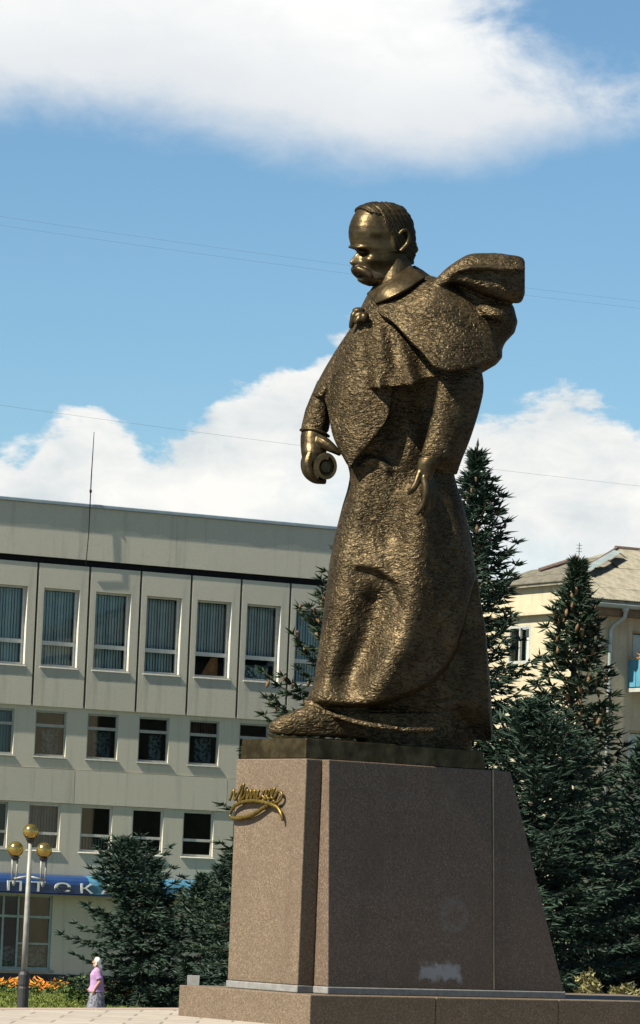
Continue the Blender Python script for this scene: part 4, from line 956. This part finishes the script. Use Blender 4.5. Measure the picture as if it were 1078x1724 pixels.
wrap('collar', shift_mesh(remesh(co, .011, 0), STO), 'bronze_smooth', ST)
kn = MB()
def blob(px, py, v, rx, ry, rv, n=14):
    kn_r = []
    for i in range(1, n):
        ph = math.pi * i / n; kn_r.append([T(px + rx * math.sin(ph) * math.cos(a), py - ry * math.cos(ph), v + rv * math.sin(ph) * math.sin(a)) for a in np.linspace(0, 2 * math.pi, 18, endpoint=False)])
    return kn_r
kn.loft(blob(614, 534, .52, 8.5, 9, .07)); kn.loft(blob(604, 523, .42, 11, 6, .08))
kn.tube([T(*p) for p in catmull([(606, 524, .42), (597, 530, .44), (594, 540, .44), (590, 553, .40)], 12)], [.04, .045, .05, .052, .05, .048, .045, .042, .04, .038, .032, .02], 8)
kn.tube([T(*p) for p in catmull([(606, 527, .45), (604, 537, .50), (598, 545, .50)], 8)], [.035, .04, .04, .04, .038, .036, .03, .02], 8)
wrap('cloak_clasp', shift_mesh(remesh(kn, .013, 1), STO), 'bronze_smooth', ST)

# head
HPS = RAD(27)
def HT(x, y, v):
    dx, dv = (x - 645) / SCALE, v - .06; return T(645 + (dx * math.cos(HPS) * 1.06 + dv * math.sin(HPS)) * SCALE, y, .06 + dv * math.cos(HPS) - dx * math.sin(HPS))
PROF = [(343.5, 634, 646, .05), (346, 620, 660, .15), (350, 609, 672, .20), (355, 602, 679, .235), (362, 597, 685, .262), (370, 593, 689, .28), (380, 589.5, 692, .295), (390, 588, 694, .30), (400, 588.5, 695, .298), (408, 590.5, 695, .293), (414, 593, 695, .288), (418.5, 595, 695, .284), (422, 597, 695, .281), (430, 599.5, 694, .274), (438, 601, 692, .266), (446, 601.5, 691, .256), (453, 601, 689, .246), (460, 600, 686, .236), (466, 601.5, 682, .22), (472, 605, 676, .198), (478, 611, 664, .15), (482, 621, 650, .08)]
PR = np.array(PROF); hd = MB(); rings = []; hairw = []; hairo = []; hairi = []
NOSE = np.array([(421, 0, .035), (426, 1.5, .035), (431, 4, .04), (436, 8, .05), (440, 10.5, .062), (443, 11, .066), (446.5, 8.5, .065), (449.5, 0, .06)])
for y in np.linspace(343.5, 482, 130):
    xf, xb, hw = [np.interp(y, PR[:, 0], PR[:, i]) for i in (1, 2, 3)]; ring = []
    ns = np.interp(y, NOSE[:, 0], NOSE[:, 1], 0, 0); nw = np.interp(y, NOSE[:, 0], NOSE[:, 2])
    for k in range(170):
        t = 2 * math.pi * k / 170; c, s = math.cos(t), math.sin(t)
        e = .82 if c < 0 else 1.0; x = (xf + xb) / 2 + (xb - xf) / 2 * math.copysign(abs(c) ** e, c); v = hw * math.copysign(abs(s) ** .92, s); av = abs(v)
        if c < 0: x -= 1.45 * ns * math.exp(-(av / nw) ** 2)
        r_in = 0
        if c < 0:                                            # eye sockets under the brow, eyeball, cheekbone
            r_in += .100 * math.exp(-((y - 425.5) / 4.8) ** 2) * math.exp(-((av - .115) / .058) ** 2)
            r_in -= .030 * math.exp(-((y - 427.5) / 2.4) ** 2) * math.exp(-((av - .12) / .032) ** 2)
            r_in -= .050 * math.exp(-((y - 416.5) / 3.2) ** 2) * math.exp(-((av - .095) / .075) ** 2)
            r_in += .030 * math.exp(-((y - 423) / 3.0) ** 2) * math.exp(-(av / .05) ** 2)
            r_in -= .034 * math.exp(-((y - 438) / 6) ** 2) * math.exp(-((av - .185) / .055) ** 2)
            r_in += .038 * math.exp(-((y - 455) / 9) ** 2) * math.exp(-((av - .205) / .045) ** 2)
            r_in += .034 * math.exp(-((y - 463.5) / 2.6) ** 2) * math.exp(-(av / .13) ** 2)
            r_in -= .032 * math.exp(-((y - 473) / 4.2) ** 2) * math.exp(-(av / .085) ** 2)
            r_in += .022 * math.exp(-((y - 403) / 9) ** 2) * math.exp(-((av - .27) / .035) ** 2)
        xh = np.interp(y, [343, 352, 357, 361, 378, 398, 424, 428, 445], [597, 600, 606, 625, 627, 640, 643, 664, 670]); hair = min(1, max(0, (x - xh) / 3.5)) if y < 446 else 0
        r_in -= hair * (.014 + .0045 * math.sin((x * .8 - y * .5) * .9 + 1.5 * math.sin(y * .12)))
        nx, nv = c, s; x += -nx * r_in * SCALE; v += -nv * r_in
        ring.append(HT(x, y - (2 * hair if y < 350 else 0), v + .06)); hairw.append(hair)
        lift = .012 + .007 * math.sin((x * .8 - y * .5) * 1.3 + 2.0 * math.sin(y * .11 + v * 4)); hairo.append(HT(x + nx * lift * SCALE, y - (2 * hair + lift * SCALE * max(0, (356 - y) / 13) if y < 356 else 0), v + nv * lift + .06)); hairi.append(HT(x - nx * .02 * SCALE, y, v - nv * .02 + .06))
    rings.append(ring)
hd.loft(rings)
for sg_ in (1, -1):
    hd.tube([HT(x, y, .06 + sg_ * v) for x, y, v in catmull([(597, 451.5, 0), (599, 454, .065), (604, 457.5, .125), (610, 463, .17), (614, 469, .185)], 14)], list(np.interp(range(14), [0, 3, 7, 11, 13], [.046, .054, .048, .030, .012])), 10)
    hd.tube([HT(x, y, .06 + sg_ * v) for x, y, v in catmull([(654, 402, .285), (655, 394, .305), (661, 388, .325), (668, 391, .325), (670.5, 400, .325), (668, 410, .32), (662, 418, .31), (657, 424, .295)], 22)], list(np.interp(range(22), [0, 5, 15, 21], [.022, .030, .030, .034])), 8)
    hd.loft([[HT(661 + 6 * math.cos(a), 406 + 15 * math.sin(a), .06 + sg_ * d) for a in np.linspace(0, 2 * math.pi, 16, endpoint=False)] for d in (.24, .298)])
hd.loft(oval([(426, 655, 690, .06, .2), (450, 640, 694, .06, .24), (475, 632, 700, .06, .28), (495, 625, 712, .06, .30)], 28, 12))
for x, y, r in ((694, 412, .05), (696, 420, .055), (693, 429, .045)): 
    hd.tube([HT(x - 3, y, -.12), HT(x, y, 0.0), HT(x + 1, y, .06), HT(x, y, .14), HT(x - 4, y, .24)], [r * .6, r, r, r, r * .5], 8)
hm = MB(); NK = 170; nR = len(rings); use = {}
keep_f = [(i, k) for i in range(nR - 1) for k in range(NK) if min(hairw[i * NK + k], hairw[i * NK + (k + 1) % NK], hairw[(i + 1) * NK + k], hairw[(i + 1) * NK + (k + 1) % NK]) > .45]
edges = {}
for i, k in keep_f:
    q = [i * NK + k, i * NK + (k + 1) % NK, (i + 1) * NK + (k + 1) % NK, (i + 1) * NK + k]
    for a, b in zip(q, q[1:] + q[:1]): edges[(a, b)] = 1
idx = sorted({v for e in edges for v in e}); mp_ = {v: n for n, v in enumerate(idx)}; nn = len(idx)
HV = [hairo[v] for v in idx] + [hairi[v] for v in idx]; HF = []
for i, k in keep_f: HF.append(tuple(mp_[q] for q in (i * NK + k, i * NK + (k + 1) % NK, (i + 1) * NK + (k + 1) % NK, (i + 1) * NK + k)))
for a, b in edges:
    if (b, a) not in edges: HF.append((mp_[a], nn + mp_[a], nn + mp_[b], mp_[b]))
mk('hair', HV, HF, 'bronze_dark', ST, smooth=True, off=STO)  # hair shell in a darker bronze than the head
wrap('head', shift_mesh(remesh(hd, .008, 1), STO), 'bronze_smooth', ST)
# strands cut into the hair
# hands
def chain(mb, pts, r): mb.tube([T(*p) for p in catmull(pts, 16)], list(np.interp(np.linspace(0, 1, 16), np.linspace(0, 1, len(r)), r)), 9)
hn = MB(); hn.loft(oval([(770, 706, 742, .94, .13), (780, 703, 741, .96, .12), (792, 703, 733, .97, .10), (803, 708, 728, .97, .09), (808, 711, 726, .97, .06)], 24, 14))
chain(hn, [(709, 794, .99), (704, 806, 1.03), (699, 818, 1.05), (693, 826, 1.05), (687, 832, 1.04)], [.055, .05, .045, .04, .022])
chain(hn, [(714, 803, 1.02), (717, 822, 1.06), (716, 840, 1.06), (709, 856, 1.06), (701, 868, 1.05)], [.05, .043, .042, .036, .022])
chain(hn, [(719, 805, .98), (723, 826, 1.01), (721, 845, 1.02), (719, 860, 1.02), (714, 870, 1.01)], [.05, .043, .042, .036, .024])
chain(hn, [(723, 804, .93), (728, 824, .95), (729, 844, .97), (726, 856, .96)], [.048, .041, .038, .024])
chain(hn, [(726, 802, .88), (732, 818, .89), (731, 832, .90), (727, 840, .9)], [.042, .036, .033, .02])
wrap('hand', shift_mesh(remesh(hn, .010, 1), STO), 'bronze_smooth', ST)['label'] = 'relaxed left hand hanging beside the coat'
h2 = MB(); h2.loft(oval([(722, 509, 550, .0, .15), (735, 506, 552, .03, .16), (748, 506, 551, .06, .16), (762, 507, 550, .10, .17), (778, 510, 544, .10, .17), (790, 514, 536, .08, .14)], 24, 18))
chain(h2, [(534, 742, .10), (547, 747, .20), (560, 755, .26), (574, 765, .28)], [.09, .085, .06, .03])
for i in range(4):
    v = .20 - .10 * i; dx = -1.2 * i
    chain(h2, [(524 + dx, 764, v), (519 + dx, 780, v + .03), (522 + dx, 796, v + .04), (534 + dx, 807, v + .03), (549 + dx, 811, v)], [.07, .072, .066, .056, .034])
wrap('hand', shift_mesh(remesh(h2, .010, 1), STO), 'bronze_smooth', ST)['label'] = 'right hand gripping the rolled scroll'
# scroll: a rolled sheet
scr = MB(); prof_s = []
for i in range(90):
    a = i / 89 * 2 * math.pi * 1.45; r = 13.5 + 7.5 * i / 89; prof_s.append((a, r))
def sp(a, r, v): return T(549 + r * .92 * math.cos(a + 1.2), 786 - r * 1.12 * math.sin(a + 1.2), v)
V = []; F = []
for a, r in prof_s:
    for rr_, v in ((r + 2.6, .40), (r - 2.4, .40), (r - 2.4, -.45), (r + 2.6, -.45)): V.append(sp(a, rr_, v))
for i in range(len(prof_s) - 1):
    for k in range(4): F.append((4 * i + k, 4 * i + (k + 1) % 4, 4 * i + 4 + (k + 1) % 4, 4 * i + 4 + k))
F += [(0, 1, 2, 3), (len(V) - 1, len(V) - 2, len(V) - 3, len(V) - 4)]
scr.add(V, F); scr.loft([[T(549 + 8.0 * math.cos(a), 786 + 9.5 * math.sin(a), v) for a in np.linspace(0, 2 * math.pi, 18, endpoint=False)] for v in (-.4, .34)]); scr.loft([[T(549 + 18 * math.cos(a), 786 + 21 * math.sin(a), v) for a in np.linspace(0, 2 * math.pi, 24, endpoint=False)] for v in (-.1, .22)])
scr.build('scroll', 'bronze_smooth', ST, off=STO)
# cuff seams
cf = MB(); cf.tube([T(*p) for p in catmull([(506, 724, .05), (516, 722, .13), (532, 723, .17), (548, 730, .15), (554, 735, .10)], 18)], .018, 6)
cf.build('cuff_seam', 'bronze_smooth', ST, off=STO)

# ------------------------------------------------------------------ street lamp
lp = at(38, 1697, 104); lp[2] = LOW
LM = empty('street_lamp', tuple(lp)); tag(LM, 'street lamp with three amber mirrored globes on a pale pole', 'street lamp')
ltop = float(at(48, 1387, 104)[2]) - LOW
sc_ = 104 / FPX
MB().lathe([(.0, 0), (.155, 0), (.155, .75), (.14, .80), (.155, .86), (.155, 1.12), (.12, 1.2), (.06, 1.22), (0, 1.22)], n=16).build('lamp_base', 'pole_base', LM, smooth=False)
MB().tube([(0, 0, 1.2), (0, 0, 2.6), (0, 0, ltop - .42)], [.085, .075, .05], 12).build('pole', 'pole_paint', LM, smooth=True)
gl = MB(); n = 20; rings = [[(.215 * math.sin(math.pi * i / n) * math.cos(a), .215 * math.sin(math.pi * i / n) * math.sin(a), -.215 * math.cos(math.pi * i / n)) for a in np.linspace(0, 2 * math.pi, 28, endpoint=False)] for i in range(1, n)]
gl.loft(rings); g0 = gl.build('globe', 'globe', LM, (0, 0, ltop - .21), True)
cupm = MB(); cupm.lathe([(0, -.04), (.07, -.04), (.12, .04), (.13, .07), (0, .07)], n=16)
c0 = cupm.build('globe_holder', 'pole_base', LM, (0, 0, ltop - .47))
for sx in (-.40, .40, ):
    o = g0.copy(); COL.objects.link(o); o.parent = LM; o.location = (sx * .98, 0 if sx < 0 else -.1, ltop - .70)
    o = c0.copy(); COL.objects.link(o); o.parent = LM; o.location = (sx * .98, 0 if sx < 0 else -.1, ltop - .97)
    for d in (-.07, .07): MB().tube([(sx * .98 + d, 0, ltop - .95), (sx * .98 + d * .8, 0, ltop - 1.55)], .026, 8).build('stem', 'pole_paint', LM, smooth=True)
    MB().tube([(0, 0, ltop - 1.42), (sx * .98, 0, ltop - 1.50)], .03, 8).build('arm', 'pole_paint', LM, smooth=True)
    MB().lathe([(0, 0), (.05, 0), (.05, -.08), (.02, -.14), (0, -.14)], (sx * .98, 0, ltop - 1.55), 10).build('finial', 'pole_paint', LM)

# ------------------------------------------------------------------ overhead wires
def wire(name, a, b, y0, y1, sag, r, label):
    A, B = at(*a, y0), at(*b, y1); A = A + (A - B) * .5; B2 = B + (B - A) * .35
    P = [A + (B2 - A) * t - np.array([0, 0, sag * 4 * t * (1 - t)]) for t in np.linspace(0, 1, 24)]
    o = MB().tube(P, r, 5).build(name, 'wire', None, off=A); o.location = tuple(A); return tag(o, label, 'wire', 'overhead wires')
wire('overhead_wire', (10, 352), (1078, 494), 85, 90, .25, .002, 'upper of the two close overhead wires passing behind the head of the statue')
wire('overhead_wire', (10, 364), (1078, 503), 85, 90, .3, .002, 'lower of the two close overhead wires passing behind the head of the statue')
wire('overhead_wire', (10, 671), (1078, 806), 95, 98, .25, .0028, 'single overhead wire crossing low clouds behind the scroll hand')

# ------------------------------------------------------------------ walking woman
wp = at(161, 1722, 101); wp[2] = LOW
PS = empty('person', tuple(wp)); PS.rotation_euler = (0, 0, RAD(6)); PS.scale = (1.02,) * 3
tag(PS, 'woman in lilac blouse, grey skirt and white headscarf walking left past the lawn', 'person')
# faces -x; one skinned body
J = {'pel': (0, 0, .88, .12), 'wst': (-.01, 0, 1.05, .125), 'chs': (-.02, 0, 1.25, .13), 'nck': (-.02, 0, 1.41, .055), 'hd0': (-.045, 0, 1.47, .07), 'hd1': (-.05, 0, 1.56, .088), 'hd2': (-.045, 0, 1.64, .06),
     'shL': (-.02, -.17, 1.34, .06), 'elL': (.06, -.21, 1.09, .045), 'wrL': (-.07, -.20, .88, .032), 'shR': (-.02, .17, 1.34, .06), 'elR': (-.02, .22, 1.08, .045), 'wrR': (-.16, .20, .92, .032),
     'hpL': (0, -.09, .84, .10), 'knL': (-.12, -.09, .47, .065), 'anL': (-.06, -.09, .09, .042), 'toL': (-.20, -.10, .035, .034), 'hpR': (0, .09, .84, .10), 'knR': (.07, .09, .47, .065), 'anR': (.19, .09, .12, .042), 'toR': (.07, .10, .04, .034)}
ED = [('pel', 'wst'), ('wst', 'chs'), ('chs', 'nck'), ('nck', 'hd0'), ('hd0', 'hd1'), ('hd1', 'hd2'), ('chs', 'shL'), ('shL', 'elL'), ('elL', 'wrL'), ('chs', 'shR'), ('shR', 'elR'), ('elR', 'wrR'), ('pel', 'hpL'), ('hpL', 'knL'), ('knL', 'anL'), ('anL', 'toL'), ('pel', 'hpR'), ('hpR', 'knR'), ('knR', 'anR'), ('anR', 'toR')]
bodymb = MB()
for a, b in ED:
    A, B = J[a], J[b]; n = 7; bodymb.tube([np.array(A[:3]) * (1 - t) + np.array(B[:3]) * t for t in np.linspace(-.04, 1.04, n)], [A[3] * (1 - t) + B[3] * t for t in np.linspace(0, 1, n)], 12)
# face: nose, chin, ears; hands with fingers
bodymb.tube([(-.13, 0, 1.575), (-.155, 0, 1.545)], [.012, .018], 8); bodymb.tube([(-.10, 0, 1.475), (-.125, 0, 1.47)], [.04, .028], 8)
for s in (-1, 1): bodymb.tube([(-.03, s * .085, 1.58), (-.03, s * .09, 1.53)], [.02, .014], 8)
for wx, wy, wz in (J['wrL'][:3], J['wrR'][:3]):
    bodymb.tube([(wx, wy, wz), (wx - .02, wy, wz - .05), (wx - .03, wy, wz - .09)], [.028, .036, .03], 10)
    for i in range(4): bodymb.tube([(wx - .05 + .02 * i, wy, wz - .08), (wx - .055 + .02 * i, wy + .004, wz - .12), (wx - .05 + .018 * i, wy + .01, wz - .155 + .008 * abs(i - 1.5))], [.011, .010, .008], 7)
    bodymb.tube([(wx - .045, wy, wz - .04), (wx - .075, wy + .005, wz - .075), (wx - .08, wy + .01, wz - .10)], [.013, .011, .009], 7)
wrap('body', remesh(bodymb, .0085, 2), 'skin', PS)
def ering(cx, cz, rx, ry, n=28, wob=0, cy=0): return [(cx + rx * (1 + wob * math.sin(7 * a)) * math.cos(a), cy + ry * (1 + wob * math.sin(7 * a + 1)) * math.sin(a), cz) for a in np.linspace(0, 2 * math.pi, n, endpoint=False)]
bl = MB(); bl.loft([ering(-.01, .80, .205, .215, wob=.03), ering(-.01, .86, .20, .21, wob=.02), ering(-.01, .98, .175, .185, wob=.01), ering(-.02, 1.12, .165, .185), ering(-.035, 1.24, .165, .20), ering(-.025, 1.34, .12, .20), ering(-.02, 1.40, .07, .10), ering(-.02, 1.43, .06, .065)])
for s, el_ in ((-1, J['elL']), (1, J['elR'])):
    A = np.array([-.02, s * .16, 1.35]); B = np.array(el_[:3]); bl.tube([A, A * .7 + B * .3, A * .4 + B * .6, A * .18 + B * .82], [.085, .085, .08, .085], 14)
wrap('blouse', remesh(bl, .011, 2), 'lilac', PS)
sk = MB(); sk.loft([ering(0, .90, .165, .19), ering(0, .82, .185, .20), ering(0, .62, .20, .21, wob=.04), ering(-.01, .42, .23, .22, wob=.06), ering(-.01, .36, .24, .225, wob=.07)]); sk.build('skirt', 'skirt', PS, smooth=True)
kf = MB(); kr = []
for i in range(1, 13):
    p = math.pi * i / 13; kr.append([(-.035 + .108 * math.sin(p) * math.cos(a) * (1.0 if math.cos(a) > 0 else .62) , .100 * math.sin(p) * math.sin(a), 1.585 - .112 * -math.cos(p) * (1 if i < 7 else 1)) for a in np.linspace(0, 2 * math.pi, 24, endpoint=False)])
kf.loft(kr); kf.tube([(.03, 0, 1.50), (.06, 0, 1.44), (.075, 0, 1.36)], [.07, .055, .012], 10); kf.tube([(-.06, -.075, 1.52), (-.07, -.04, 1.455), (-.07, .04, 1.455), (-.06, .075, 1.52)], [.028, .022, .022, .028], 8)
wrap('headscarf', remesh(kf, .008, 2), 'kerchief', PS)
for a, t in (('anL', 'toL'), ('anR', 'toR')):
    A, B = np.array(J[a][:3]), np.array(J[t][:3]); s = MB(); s.tube([A + (.05, 0, -.035), A + (-.01, 0, -.03), A * .5 + B * .5 + (0, 0, -.012), B + (0, 0, -.002), B + (-.05, 0, -.006)], [.034, .05, .045, .042, .02], 12); s.build('shoe', 'shoe', PS, smooth=True)
